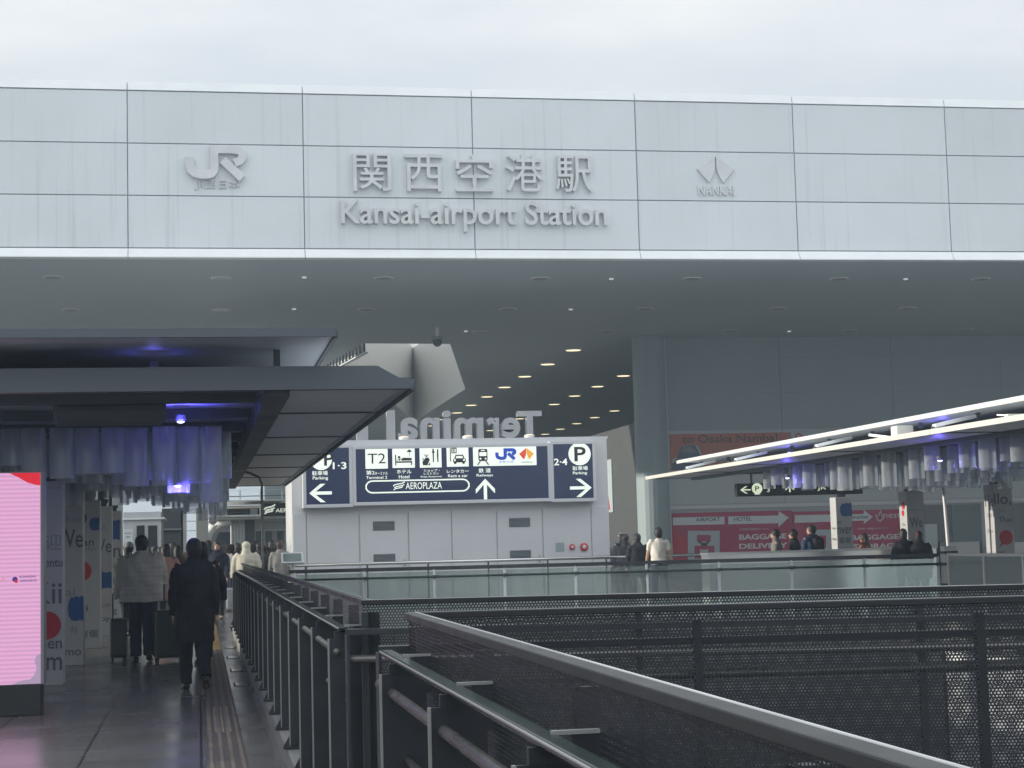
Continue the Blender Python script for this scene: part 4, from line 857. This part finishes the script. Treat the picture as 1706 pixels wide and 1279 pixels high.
wpoly(mb, [(1161, 891), (1184, 891), (1184, 902), (1161, 902)], 'pink_paint', .008); wpoly(mb, [(1157, 909), (1190, 909), (1190, 930), (1157, 930)], 'pink_paint', .008); wpoly(mb, [(1168, 904), (1178, 904), (1178, 909), (1168, 909)], 'pillar_dark', .008); wpoly(mb, [(1166, 915), (1180, 915), (1180, 921), (1166, 921)], 'banner_pale', .013)
for q in (1166, 1179): WF.disc(mb, *wb(q, 903), .05, 'pillar_dark', .013)
wtext(mb, WF, '手荷物当日配送サービス', 1232, 879, 1280, 883.5, 'banner_white', .002)
wtext(mb, WF, 'BAGGAGE', 1231.5, 888, 1310, 899.5, 'banner_white', .03); wtext(mb, WF, 'DELIVERY', 1231.5, 903.5, 1312, 914.5, 'banner_white', .03); wpoly(mb, [(1122, 881), (1160, 917), (1150, 935), (1122, 935)], 'print_red', .002); mb.build('print', t)
t, x0, z0, x1, z1 = banner('magenta banner reading BAGGAGE STORAGE with Counter arrow, behind the pillars', 1324, 848, 1500, 933, 'pink_paint'); mb = MB()
wpoly(mb, [(1324, 858), (1439, 856), (1439, 849.5), (1454, 861), (1439, 873), (1439, 867), (1324, 871)], 'banner_white'); wtext(mb, WF, 'Counter', 1412, 857, 1448, 864.5, 'pillar_dark'); wtext(mb, WF, 'nest', 1472, 854, 1500, 863, 'banner_white', .0)
WF.stroke(mb, [wb(1459, 857), wb(1462, 866), wb(1466, 868), wb(1471, 864), wb(1467, 851), wb(1463, 860)], .05, 'banner_pale'); wpoly(mb, [(1352, 882), (1384, 882), (1384, 933), (1352, 933)], 'banner_pale'); wpoly(mb, [(1362, 892), (1376, 892), (1376, 912), (1362, 912)], 'pink_paint', .008)
wtext(mb, WF, '手荷物一時預かりサービス', 1428, 878, 1480, 882.5, 'banner_white', .002); wtext(mb, WF, 'BAGGAGE', 1418, 889, 1497, 900, 'banner_white', .03); wtext(mb, WF, 'STORAGE', 1422, 904, 1498, 914.5, 'banner_white', .03); mb.build('print', t)
t, *_ = banner('narrow magenta banner with white arrow beside the round column', 1099, 851, 1117, 930, 'pink_paint'); mb = MB(); wpoly(mb, [(1099, 864), (1107, 864), (1107, 858), (1116, 868.5), (1107, 881), (1107, 875), (1099, 875)], 'banner_white'); wpoly(mb, [(1104, 886), (1115, 886), (1115, 906), (1104, 906)], 'banner_pale'); mb.build('print', t)
t, *_ = banner('orange banner reading to Osaka Namba with blue train front', 1118, 720, 1317.5, 784, 'orange_print'); mb = MB()
wtext(mb, WF, 'to Osaka Namba!', 1136, 722, 1295, 738.5, 'print_brown', .012)
mb.build('lettering', t); mb = MB(); wpoly(mb, [(1120, 783), (1120, 773), (1128, 764), (1134, 746), (1144, 741), (1158, 741), (1166, 752), (1174, 768), (1176, 783)], 'train_blue'); wpoly(mb, [(1158, 741.5), (1163, 742.5), (1172, 764), (1166, 757)], 'train_pale', .008); wpoly(mb, [(1133, 752), (1140, 745), (1155, 745), (1160, 756)], 'window_dark', .008); wpoly(mb, [(1120, 765), (1128, 762), (1126, 768), (1120, 772)], 'train_pale', .008); mb.build('print', t)
t, *_ = banner('white banner with red ring mark right of the orange one', 1319, 717, 1386, 782, 'banner_pale'); mb = MB(); c = wb(1331, 729); WF.stroke(mb, [(c[0]+.13*math.cos(k*.4), c[1]+.13*math.sin(k*.4)) for k in range(16)], .06, 'print_red', closed=True); wtext(mb, WF, '大阪', 1362, 719, 1382, 727, 'print_grey'); mb.build('print', t)
t, *_ = banner('dull red banner right of the white one, mostly behind the canopy edge', 1387, 715, 1440, 782, 'orange_print')
IF = Fr((15.395, 62, 0), Y3, Z3, -X3); pt = thing('wall_poster', (15.39, 64, 3.1), 'faded pink poster on the beige wall deep inside the station', 'poster'); mb = MB(); mb.box((15.37, 63.0, 2.6), (15.395, 65.6, 4.6), 'banner_pale'); mb.build('panel', pt); mb = MB(); mb.prism([(15.366, 63.4, 2.7), (15.366, 65.2, 2.7), (15.366, 64.3, 4.5)], (-.004, 0, 0), 'print_red'); mb.build('print', pt)
# counter with papers on the right wall
p = PY(1545, 880, 57.9); t = thing('notice_stand', (p.x, 57.9, 0), 'pale notice stand in front of the dark window right of the banners', 'stand'); MB().box((p.x-.4, 57.85, 1.0), (p.x+.35, 57.95, p.z+.15), 'banner_pale').build('panel', t); MB().box((p.x-.05, 57.96, 0), (p.x+.05, 58.04, 1.2), 'canopy_dark').build('leg', t)
for a, w in ((1600, 1.3), (1697, 1.2)): p = PY(a, 912, 57.6); MBt = MB().box((p.x-w/2, 57.4, 0), (p.x+w/2, 57.9, p.z+.2), 'pillar_wrap'); tag(MBt.build('ticket_counter', bevel=.02), 'pale waist-high counter %s' % ('under the teal window' if a == 1600 else 'at the far right beyond the Hello pillar'), 'counter')
# ------------------------------------------------------------------ far buildings on the left
def q6(a, b, Y): return PY(a, b, Y)
PVY = 62.0
pv = thing('plaza_pavilion', (q6(420, 900, PVY).x, PVY, 0), 'sunlit white pavilion with black AEROPLAZA sign band, balcony and curved column', 'building')
def pbox(a, b, c, d, mn, dep, name, y=PVY, par=None, bevel=0):
    p, q = q6(a, d, y), q6(c, b, y); return MB().box((p.x, y, p.z), (q.x, y+dep, q.z), mn).build(name, par or pv, bevel=bevel)
pbox(358, 840.5, 475, 845, 'lip', 5, 'roof_slab', PVY-.9); pbox(366, 831.5, 480, 836, 'lip', 5, 'balcony_slab', PVY-.6)
r = pbox(370, 815, 482, 817, 'lip', .08, 'balcony_rail', PVY-.5)
for a in (371, 400, 434, 470): pbox(a-.9, 817, a+.9, 831.5, 'lip', .07, 'baluster', PVY-.49, r)
pbox(370, 825.5, 482, 826.6, 'canopy_dark', .05, 'lower_rail', PVY-.48)
sb = pbox(350, 846, 432, 858.5, 'sign_black', .25, 'sign_band', PVY-1.0); f = Fr((0, PVY-1.0, 0)); mb = MB(); p, q = q6(370, 856, PVY-1), q6(414, 848.5, PVY-1)
f.text(mb, '駐車場 ホテル ショップ', p.x, p.z+.11, 'print_soft', q.x-p.x, .07); f.text(mb, 'Parking Hotel Shops', p.x, p.z, 'print_soft', q.x-p.x, .07); p, q = q6(417, 857, PVY-1), q6(429, 847, PVY-1); f.rect(mb, p.x, p.z, q.x, q.z, 'banner_pale'); mb.build('lettering', sb)
y2 = PVY-2.2; sb = pbox(437, 837, 492, 860, 'sign_black', .25, 'sign_band', y2); f = Fr((0, y2, 0)); mb = MB(); p, q = q6(440, 856, y2), q6(459, 840, y2)
for w_ in WAVES: f.stroke(mb, scaled(w_, p.x, p.z, (q.x-p.x)*1.2, q.z-p.z), .05, 'sign_white')
p, q = q6(459, 853.5, y2), q6(520, 845.5, y2); f.text(mb, 'AEROPLAZA', p.x, p.z, 'sign_white', q.x-p.x, q.z-p.z, bold=.01); mb.build('lettering', sb)
p, q = q6(348, 867, PVY), q6(490, 859, PVY); MB().box((p.x, PVY-.7, p.z), (q.x, PVY+5, q.z), 'well_white').build('ceiling', pv)
mb = MB(); pts = [q6(*a, PVY-.3) for a in ((343.5, 925), (344, 905), (347, 890), (354, 878), (365, 870.5), (385, 867))]; mb.loft(pts, [(.16, .16)]*6, 'lip', 12); pts = [q6(*a, PVY-.1) for a in ((352, 925), (353, 905), (358, 890), (366, 879), (376, 873), (388, 870))]; mb.loft(pts, [.10]*6, 'pillar_wrap', 10); mb.build('curved_column', pv, smooth=True)
for k in range(5): p = q6(386+5*k, 905, PVY+.2); mb = MB(); mb.tube([(p.x, p.y, 0), (p.x, p.y, q6(386, 872, PVY).z)], .045, 'lip', 10); mb.ell((p.x, p.y, q6(386, 869, PVY).z), (.05, .05, .12), 'canopy_mid'); mb.build('slim_column', pv, smooth=True)
pbox(408, 863, 424, 905, 'canopy_dark', 2, 'core_wall', PVY+.6); pbox(360, 886, 384, 930, 'train_blue', .4, 'shop_front', PVY+2.5)
pbox(425, 881, 490, 884, 'lip', .3, 'window_frame', PVY+4); 
for a in (426, 442, 462): pbox(a, 884.5, a+11, 908, 'window_teal', .1, 'window', PVY+4.1)
MB().box((q6(352, 900, PVY).x, PVY+5.0, 0), (q6(500, 900, PVY).x, PVY+5.3, q6(352, 840, PVY).z), 'wall_pale').build('rear_wall', pv)
mb = MB(); p = q6(337, 900, 58); mb.box((p.x-.2, 58, 0), (p.x+.2, 58.5, q6(337, 845, 58).z), 'canopy_edge'); tag(mb.build('square_column', bevel=.01), 'bright white square column left of the curved column', 'column')
t = thing('louvre_screen', (q6(320, 880, 59).x, 59, 0), 'screen of white horizontal bars between dark posts in the distance', 'screen'); 
for b in (849, 868, 884): p, q = q6(311, b+.9, 59), q6(330, b-.9, 59); MB().box((p.x, 59, p.z), (q.x, 59.06, q.z), 'lip').build('bar', t)
for a in (306, 300): p = q6(a, 880, 59.1); MB().box((p.x-.1, 59.08, 0), (p.x+.1, 59.2, q6(a, 845, 59).z), 'canopy_mid').build('post', t)
KY = 47.0; p, q = q6(206, 930, KY), q6(268, 852, KY); t = thing('grey_kiosk', ((p.x+q.x)/2, KY, 0), 'grey metal kiosk with dark windows beyond the left pillars', 'kiosk')
MB().box((p.x, KY, 0), (q.x, KY+3, q.z), 'wall_pale').build('wall', t); MB().box((p.x-.1, KY-.12, q6(0, 871, KY).z), (q.x+.1, KY+3.1, q6(0, 868, KY).z), 'lip').build('ledge', t)
for a, b in ((228, 241), (247, 262)): u, v = q6(a, 925, KY), q6(b, 875, KY); MB().box((u.x, KY-.03, u.z), (v.x, KY-.002, v.z), 'window_dark').build('window', t)
u, v = q6(206, 910, KY-.5), q6(221, 881, KY-.5); t2 = thing('notice_board', (u.x, KY-.5, 0), 'white notice board behind the puffer jacket', 'notice board'); MB().box((u.x, KY-.5, u.z-.2), (v.x, KY-.45, v.z), 'banner_white').build('panel', t2); MB().box((u.x+.08, KY-.44, 0), (u.x+.14, KY-.4, v.z-.1), 'canopy_dark').build('leg', t2)
f = Fr((u.x, KY-.5, u.z)); mb = MB(); f.text(mb, 'Information', .03, .33, 'print_grey', .18, .035); f.text(mb, 'ご案内', .05, .22, 'print_grey', .12, .05); mb.build('print', t2)
p, q = q6(270, 930, 52), q6(300, 846, 52); t = thing('dark_booth', (p.x, 52, 0), 'dark booth with shelves between kiosk and louvre screen', 'booth'); MB().box((p.x, 52.2, 0), (q.x, 54, q.z), 'canopy_dark').build('body', t)
for z in (.9, 1.6, 2.2): MB().box((p.x-.05, 52, z), (q.x+.05, 52.19, z+.05), 'wall_grey').build('shelf', t)
# left flank of the station and added shade wall
t = thing('side_building', (-9, 72, 0), 'grey office building with window rows far beyond the left canopy', 'building'); MB().box((-28, 72, 0), (-3.4, 80, 8.4), 'wall_grey').build('wall', t)
for i in range(9):
    for j in range(2): MB().box((-27+2.6*i, 71.94, 1.2+3.2*j), (-25.2+2.6*i, 72.0, 3.2+3.2*j), 'window_dark').build('window', t)
p = PY(50, 740, 50); mb = MB(); mb.box((p.x-.28, 50, 0), (p.x+.28, 50.6, 6.4), 'canopy_dark'); tag(mb.build('support_column'), 'tall dark square column holding the overhang behind the LED screen', 'column')
t = thing('shade_wall', (-9, 8, 0), 'long low pale unseen wall added to shade the left walkway', 'building'); MB().box((-9.6, -12, -7), (-9.1, 27.6, 4.6), 'wall_pale').build('wall', t)  # unseen wall, added to keep the low sun off the near walkway

# ------------------------------------------------------------------ people
def rotx(v, a): c, s_ = math.cos(R_(a)), math.sin(R_(a)); return Vector((v[0], v[1]*c - v[2]*s_, v[1]*s_ + v[2]*c))
def person(x, y, h, rz, label, top='coat_black', legs='trouser_black', hem=.62, hair='hair', hairstyle='short', stride=(10, -12), knee=(4, 14), arms=(12, -14), elbow=(14, 14),
           abduct=(7, 7), bulk=1.0, vox=.016, hood=False, hat=None, lean=0, bag=None, quilt=False, grp=None, flare=1.0, turn=0, collar=True, face=False, short=False, wide=1.0):
    t = thing('person', (x, y, 0), label, 'person', grp, R_(rz)); k = h/1.72
    hipz, shz, nz_ = .90, 1.40, 1.47
    LN = lambda v: Vector((v[0], v[1] + math.tan(R_(lean))*max(0, v[2]-.9), v[2]))
    legsP = []
    for s_, a, b in ((-1, stride[0], knee[0]), (1, stride[1], knee[1])):
        hip = Vector((.088*s_, 0, hipz)); kn = hip + Vector((.0, math.sin(R_(a))*.43, -math.cos(R_(a))*.43)); an = kn + Vector((0, math.sin(R_(a-b))*.41, -math.cos(R_(a-b))*.41))
        pit = -max(0, b*1.1-a*.2-8); d = Vector((s_*.12, math.cos(R_(pit)), math.sin(R_(pit)))).normalized(); legsP.append((hip, kn, an, d))
    low = min(min(an.z-.07, (an+d*.17).z-.045) for _, _, an, d in legsP)
    dz = Vector((0, 0, -low)); sh = lambda v: Vector(v)+dz
    armsP = []
    for s_, a, e, ab in ((-1, arms[0], elbow[0], abduct[0]), (1, arms[1], elbow[1], abduct[1])):
        so = LN((.185*s_*(1+.25*(bulk-1)), 0, shz)); up = Vector((s_*math.sin(R_(ab)), math.sin(R_(a)), -math.cos(R_(a))*math.cos(R_(ab)))).normalized(); el = so+up*.285
        fo = Vector((s_*math.sin(R_(ab*.3)), math.sin(R_(a+e)), -math.cos(R_(a+e)))).normalized(); wr = el+fo*.25; armsP.append((s_, so, el, wr, fo))
    K = lambda v: sh(v)*k
    def L(mb, pts, rad, mn, n=12, xa=None): mb.loft([K(p) for p in pts], [tuple(q*k for q in r_) if isinstance(r_, tuple) else r_*k for r_ in rad], mn, n, xa)
    hc = LN((0, .02, 1.585)); RZ = Matrix.Rotation(R_(turn), 3, 'Z')
    # body: one continuous skin
    mb = MB(); L(mb, [LN((0, 0, z)) for z in (.84, .92, 1.05, 1.2, 1.34, 1.42, 1.455)], [(.13, .09), (.16, .11), (.135, .10), (.155, .11), (.17, .105), (.12, .08), (.05, .05)], 'skin', 16, X3)
    L(mb, [LN((0, .0, 1.42)), LN((0, .015, 1.54))], [.055, .052], 'skin')
    mb.ell(K(hc), (.074*k, .092*k, .112*k), 'skin', 14, 10, RZ)
    def hp(a, b, c): return K(hc + RZ @ Vector((a, b, c)))
    mb.ell(hp(0, .045, -.065), (.05*k, .05*k, .05*k), 'skin', 10, 6, RZ); mb.ell(hp(0, .098, -.018), (.014*k, .02*k, .022*k), 'skin', 8, 6, RZ); mb.ell(hp(0, .086, -.058), (.024*k, .012*k, .010*k), 'skin', 8, 6, RZ)
    for s_ in (-1, 1): mb.ell(hp(.074*s_, -.005, -.012), (.012*k, .02*k, .032*k), 'skin', 8, 6, RZ)
    for hip, kn, an, d in legsP:
        L(mb, [hip, hip.lerp(kn, .5), kn, kn.lerp(an, .35), an], [.085, .07, .052, .052, .036], 'skin'); L(mb, [an, an+d*.05-Z3*.04, an+d*.15-Z3*.055], [.04, .04, .03], 'skin')
    for s_, so, el, wr, fo in armsP:
        L(mb, [so, so.lerp(el, .5), el, el.lerp(wr, .4), wr], [.05, .045, .037, .035, .024], 'skin')
        pm = wr+fo*.05; side = fo.cross(X3*s_).normalized()
        L(mb, [wr, wr+fo*.03, wr+fo*.075, wr+fo*.09], [(.016, .024), (.016, .038), (.015, .040), (.012, .036)], 'skin', 10, X3)
        for q, (o_, ln) in enumerate(((-.030, .060), (-.010, .072), (.010, .068), (.029, .052))):
            b0 = wr+fo*.082+side*o_; f2 = (fo+Vector((-s_*.35, 0, 0))).normalized(); L(mb, [b0, b0+fo*ln*.5, b0+fo*ln*.5+f2*ln*.5], [.0095, .009, .007], 'skin', 8)
        b0 = wr+fo*.03+side*-.03; td = (fo*.8+side*-.6+Vector((-s_*.2, 0, 0))).normalized(); L(mb, [b0, b0+td*.035, b0+td*.03+fo*.03], [.012, .011, .008], 'skin', 8)
    mb.build('body', t, local=True, remesh=min(vox, .012)*k)
    if face:
        for s_ in (-1, 1): MB().ell(hp(.03*s_, .083, .008), (.012*k, .008*k, .007*k), 'eye', 8, 6, RZ).build('eye', t, local=True)
    # upper garment
    B = bulk; mb = MB(); zs = [hem, (hem+.9)/2, .92, 1.02, 1.14, 1.27, 1.37, 1.43, 1.465]
    if hem > .88: zs = [hem, hem+.03, .99, 1.04, 1.14, 1.27, 1.37, 1.43, 1.465]
    rr = [(.19*flare, .145*flare), (.185*flare, .14*flare), (.178, .135), (.168, .128), (.175, .132), (.188, .135), (.180, .120), (.115, .09), (.07, .07)]
    rr = [(a*wide*(1+(B-1)*(.9 if i < 7 else .5)), b*(1+(B-1)*1.2)) for i, (a, b) in enumerate(rr)]
    if quilt:
        z2, r2 = [], []
        n = 22
        for i in range(n+1):
            z = zs[0]+(zs[-1]-zs[0])*i/n; j = max(q for q in range(len(zs)) if zs[q] <= z+1e-6); j = min(j, len(zs)-2); f_ = (z-zs[j])/max(1e-6, zs[j+1]-zs[j])
            q = 1+.017*math.cos(i*math.pi); z2.append(z); r2.append(tuple((rr[j][c]*(1-f_)+rr[j+1][c]*f_)*q for c in (0, 1)))
        zs, rr = z2, r2
    L(mb, [LN((0, -.005, z)) for z in zs], rr, top, 20, X3)
    for s_, so, el, wr, fo in armsP:
        end = el.lerp(wr, 1.12) if not short else so.lerp(el, .75); mid = el if not short else so.lerp(el, .4)
        a_ = so+Vector((-s_*.05, 0, .005)); q = [.075*B, .072*B, .063*B, .056*B, .05*B]
        P_ = [a_, so.lerp(mid, .35), mid, mid.lerp(end, .5), end]
        if quilt: P_ = [a_, so, so.lerp(el, .3), so.lerp(el, .6), el, el.lerp(wr, .3), el.lerp(wr, .6), end]; q = [.08*B, .083*B, .074*B, .08*B, .07*B, .072*B, .063*B, .05*B]
        L(mb, P_, q, top)
    if collar: L(mb, [LN((0, .0, 1.42)), LN((0, .012, 1.475)), LN((0, .012, 1.515))], [(.09*B, .085*B), (.08*B, .078*B), (.074, .074)], top, 14, X3)
    if hood: mb.ell(K(hc+Vector((0, -.025, .0))), (.105*k, .115*k, .135*k), top, 14, 10); L(mb, [LN((0, -.03, 1.40)), LN((0, -.03, 1.52))], [.12, .10], top)
    mb.build('jacket' if hem > .7 else 'coat', t, local=True, remesh=vox*k, folds=.011)
    # trousers and shoes
    mb = MB(); L(mb, [(0, 0, z) for z in (.84, .9, .97, 1.0)], [(.14, .105), (.168, .12), (.158, .115), (.15, .11)], legs, 16, X3)
    for hip, kn, an, d in legsP: L(mb, [hip+Z3*.02, hip.lerp(kn, .5), kn, kn.lerp(an, .5), an+Z3*.0], [.098*wide, .086*wide, .071*wide, .066*wide, .06*wide], legs)
    mb.build('trousers', t, local=True, remesh=vox*k, folds=.009)
    for hip, kn, an, d in legsP:
        mb = MB(); L(mb, [an-d*.055-Z3*.045, an-d*.02-Z3*.035, an+d*.06-Z3*.042, an+d*.14-Z3*.052, an+d*.19-Z3*.056], [(.034, .03), (.042, .04), (.044, .034), (.045, .024), (.03, .016)], 'shoe', 12, X3); mb.build('shoe', t, local=True, smooth=True)
    # hair
    if not hood:
        mb = MB(); mb.ell(K(hc+RZ @ Vector((0, -.018, .022))), (.096*k, .106*k, .112*k), hair, 14, 10, RZ)
        if hairstyle == 'long':
            L(mb, [hc+Vector((0, -.06, .02)), hc+Vector((0, -.085, -.10)), hc+Vector((0, -.105, -.22)), hc+Vector((0, -.11, -.33))], [(.085, .06), (.095, .05), (.10, .04), (.07, .025)], hair, 12, X3)
        if hairstyle == 'bob': L(mb, [hc+Vector((0, -.03, .02)), hc+Vector((0, -.035, -.07)), hc+Vector((0, -.035, -.13))], [(.09, .09), (.098, .088), (.09, .08)], hair, 12, X3)
        if hairstyle == 'short': mb.ell(K(hc+RZ @ Vector((0, -.045, -.05))), (.082*k, .06*k, .075*k), hair, 10, 8, RZ)
        mb.build('hair', t, local=True, remesh=min(vox, .011)*k, folds=.008)
    if hat:
        mb = MB(); mb.ell(K(hc+RZ @ Vector((0, -.01, .05))), (.094*k, .104*k, .088*k), hat, 14, 8, RZ); L(mb, [hc+Vector((0, -.01, .025)), hc+Vector((0, -.01, .06))], [(.1, .108), (.098, .106)], hat, 16, X3); mb.build('hat', t, local=True, remesh=.011*k)
    if bag:
        bt = thing('backpack', (0, 0, 0), None, None) if False else None
        mb = MB(); c = LN((0, -.20*B, 1.2)); mb.obox(K(c), X3*.13*k, Y3*.07*k, Z3*.2*k, bag); o = mb.build('backpack', None, bevel=.04); o.location = (x, y, 0); o.rotation_euler = (0, 0, R_(rz))
        tag(o, 'dark backpack worn by the man in blue beside the printed pillar', 'backpack')
        for s_ in (-1, 1): mb = MB(); L(mb, [LN((s_*.09, -.15, 1.38)), LN((s_*.10, -.03, 1.475)), LN((s_*.11, .13, 1.36)), LN((s_*.12, .11, 1.15))], [.016]*4, bag, 8); mb.build('strap', o, local=True)
    return t
def at(px, D): q = PY(px, 900, D); return q.x
def hgt(py, px, D): return PY(px, py, D).z
person(-.06, 19.95, 1.73, 4, 'person in long black coat walking away beside the tactile strip', hem=.54, flare=1.04, stride=(13, -15), knee=(2, 26), arms=(6, -6), elbow=(12, 10), vox=.011, wide=1.08, bulk=1.06)
person(at(236, 25.5), 25.5, hgt(891, 243, 25.5), 2, 'person in puffy pale grey jacket walking away beside a suitcase', top='puffer', legs='navy_cloth', hem=.80, bulk=1.34, quilt=True, stride=(6, -8), knee=(3, 12), arms=(4, 12), elbow=(20, 24), abduct=(14, 12), vox=.013, wide=1.25)
person(at(337, 24.5), 24.5, hgt(899, 340, 24.5), 6, 'person in black jacket half hidden ahead of the long black coat, arm swung out', hem=.78, stride=(-14, 16), knee=(16, 2), arms=(8, 14), elbow=(12, 8), abduct=(8, 20), bulk=1.0)
def crowd(px, py, D, label, rz=0, **k): return person(at(px, D), D, hgt(py, px, D), rz, label, **k)
crowd(372, 903, 44.5, 'person in white knit top and jeans with long dark hair', top='white_knit', legs='jeans', hem=.9, hairstyle='long', vox=.02, wide=1.1)
crowd(410, 901, 41.5, 'person in cream hooded jacket with the hood up', top='cream', legs='navy_cloth', hem=.74, hood=True, bulk=1.35, vox=.02, abduct=(16, 16))
CR = [(214, 902, 33, 'person in white hat behind the puffy grey jacket', dict(top='dark_green', hat='pale_grey')), (276, 905, 34, 'person in salmon pink jacket between the puffy jacket and the black coat', dict(top='pinkish', bulk=1.15, hairstyle='bob')),
      (296, 908, 38, 'person with dark bob behind the long black coat, left of it', dict(top='brown_coat', hairstyle='bob')), (333, 905, 47, 'person in dark green coat in the crowd just right of the black coat', dict(top='dark_green')),
      (347, 899, 52, 'tall person in navy coat in the crowd below the curved column', dict(top='navy_cloth')), (362, 898, 40, 'person with blue-black hair standing close behind the white knit top', dict(top='navy_cloth', hairstyle='long', rz=170, face=True)),
      (386, 906, 49, 'person in black coat in the crowd below the slim columns', dict()), (396, 904, 46, 'person in dark coat directly left of the cream hood', dict(top='navy_cloth', bulk=1.1)),
      (425, 900, 50, 'person in black jacket just right of the cream hood', dict(bulk=1.2)), (438, 907, 48, 'person in black coat behind the thin grey pole', dict(bulk=1.2)), (453, 899, 46, 'person in black coat with bob hair near the map board', dict(hairstyle='bob', bulk=1.15)),
      (466, 899, 44, 'person in patterned grey jacket at the right end of the left crowd', dict(top='grey_jacket', hair='hair_brown')), (317, 903, 55, 'person in brown coat far back in the crowd below the white square column', dict(top='brown_coat', rz=180, face=True)),
      (258, 907, 44, 'person in black coat in front of the grey kiosk', dict()), (406, 908, 57, 'small far person in pale grey coat beyond the cream hood', dict(top='pale_grey')), (341, 903, 43, 'person in black padded jacket close behind the arm of the half hidden walker', dict(bulk=1.25)), (420, 906, 53, 'person in navy jacket between the cream hood and the thin pole', dict(top='navy_cloth', bulk=1.2)), (460, 906, 51, 'person in dark green jacket beside the patterned grey jacket', dict(top='dark_green', bulk=1.2)), (432, 903, 45, 'person in black padded jacket directly behind the thin grey pole', dict(bulk=1.3)), (376, 908, 54, 'far person with dark hair seen over the shoulder of the white knit top', dict()), (288, 902, 46, 'person in black jacket just left of the head of the long black coat', dict(bulk=1.2)), (268, 910, 41, 'short person in navy jacket right of the puffy grey jacket', dict(top='navy_cloth')), (446, 905, 55, 'far person in brown coat in the right part of the left crowd', dict(top='brown_coat'))]
for i, (a, b, D, lab, kw) in enumerate(CR):
    kw = dict(kw); rz = kw.pop('rz', (i*37) % 26-13); crowd(a, b, D, lab, rz, grp='people in the crowd on the left', vox=.022, **kw)
# right-hand side
crowd(1097, 878, 40.0, 'person in white T-shirt seen from behind in front of the narrow magenta banner', top='tee', legs='navy_cloth', hem=.88, short=True, collar=False, vox=.017, wide=1.06, abduct=(12, 14))
crowd(1062, 888, 41.2, 'person in black coat directly left of the white T-shirt', bulk=1.2, rz=10)
crowd(1042, 889, 42.0, 'person in bulky black coat at the right end of the white kiosk', bulk=1.35, rz=-10)
crowd(1036, 887, 47.0, 'person with pale cap behind the two black coats beside the kiosk', top='navy_cloth', hat='pale_grey', rz=20)
crowd(1293, 880.5, 38.6, 'man in pale grey jacket facing left in front of the BAGGAGE DELIVERY banner', top='grey_jacket', hem=.8, rz=75, face=True, vox=.015)
crowd(1323, 881, 38.9, 'man in black jacket facing left, middle of the three men', rz=68, face=True, vox=.015, bulk=1.1)
crowd(1353, 873, 39.3, 'tall man in blue jacket with backpack, head turned left', top='blue_jacket', hem=.8, rz=20, turn=45, vox=.015, bag='coat_black', bulk=1.08)
crowd(1440, 887.5, 38.5, 'person with long dark red hair and orange plaid top', top='plaid', hem=.85, hair='hair_brown', hairstyle='long', rz=40, vox=.015)
crowd(1507, 880, 34.6, 'person in black jacket leaning towards a companion at the glass rail', rz=8, lean=4, vox=.015, bulk=1.15, wide=1.1)
crowd(1531, 884, 34.5, 'person in dark red knit hat and black coat leaning on the companion', rz=-12, hat='hat_red', lean=3, vox=.015, bulk=1.3, wide=1.15)
# suitcases
def suitcase(x, y, w, d, h, rz, label, mn):
    t = thing('suitcase', (x, y, 0), label, 'suitcase', None, R_(rz)); MB().box((-w/2, -d/2, .06), (w/2, d/2, .06+h), mn).build('shell', t, bevel=.04, local=True)
    mb = MB()
    for k in range(5): q = -w/2+w*(k+.5)/5; mb.box((q-.008, -d/2-.006, .12), (q+.008, d/2+.006, h), mn)
    mb.build('ridge', t, bevel=.004, local=True); MB().tube([(-.08, -d/2+.03, .06+h), (-.08, -d/2+.03, h+.42), (.08, -d/2+.03, h+.42), (.08, -d/2+.03, .06+h)], .011, 'cap_steel', 8).build('handle', t, local=True)
    for a in (-1, 1):
        for b in (-1, 1): mb = MB(); mb.loft([(a*(w/2-.04)-.012, b*(d/2-.04), .03), (a*(w/2-.04)+.012, b*(d/2-.04), .03)], [.03, .03], 'shoe', 12); mb.box((a*(w/2-.04)-.016, b*(d/2-.04)-.01, .03), (a*(w/2-.04)+.016, b*(d/2-.04)+.01, .075), 'shoe'); mb.build('wheel', t, local=True)
suitcase(-1.17, 25.75, .25, .40, .56, 4, 'dark upright suitcase standing left of the puffy grey jacket', 'case_dark')
suitcase(at(280, 25.2), 25.2, .42, .27, .68, 10, 'dark green suitcase wheeled between the puffy jacket and the black coat', 'case_green')
suitcase(at(388, 44.2), 44.2, .36, .26, .55, 0, 'pale suitcase beside the person in white knit top', 'pale_grey')
# ------------------------------------------------------------------ winter haze over the water front
hm = bpy.data.materials.new('haze'); hm.use_nodes = True; hn = hm.node_tree; hn.nodes.clear()
pv_ = hn.nodes.new('ShaderNodeVolumePrincipled'); pv_.inputs['Color'].default_value = (.72, .87, 1, 1); pv_.inputs['Density'].default_value = .0021; pv_.inputs['Anisotropy'].default_value = .2
ho = hn.nodes.new('ShaderNodeOutputMaterial'); hn.links.new(pv_.outputs[0], ho.inputs['Volume']); M['haze'] = hm
o = MB().box((-270, -170, -8.3), (270, 370, 14.5), 'haze').build('haze'); o['kind'] = 'stuff'
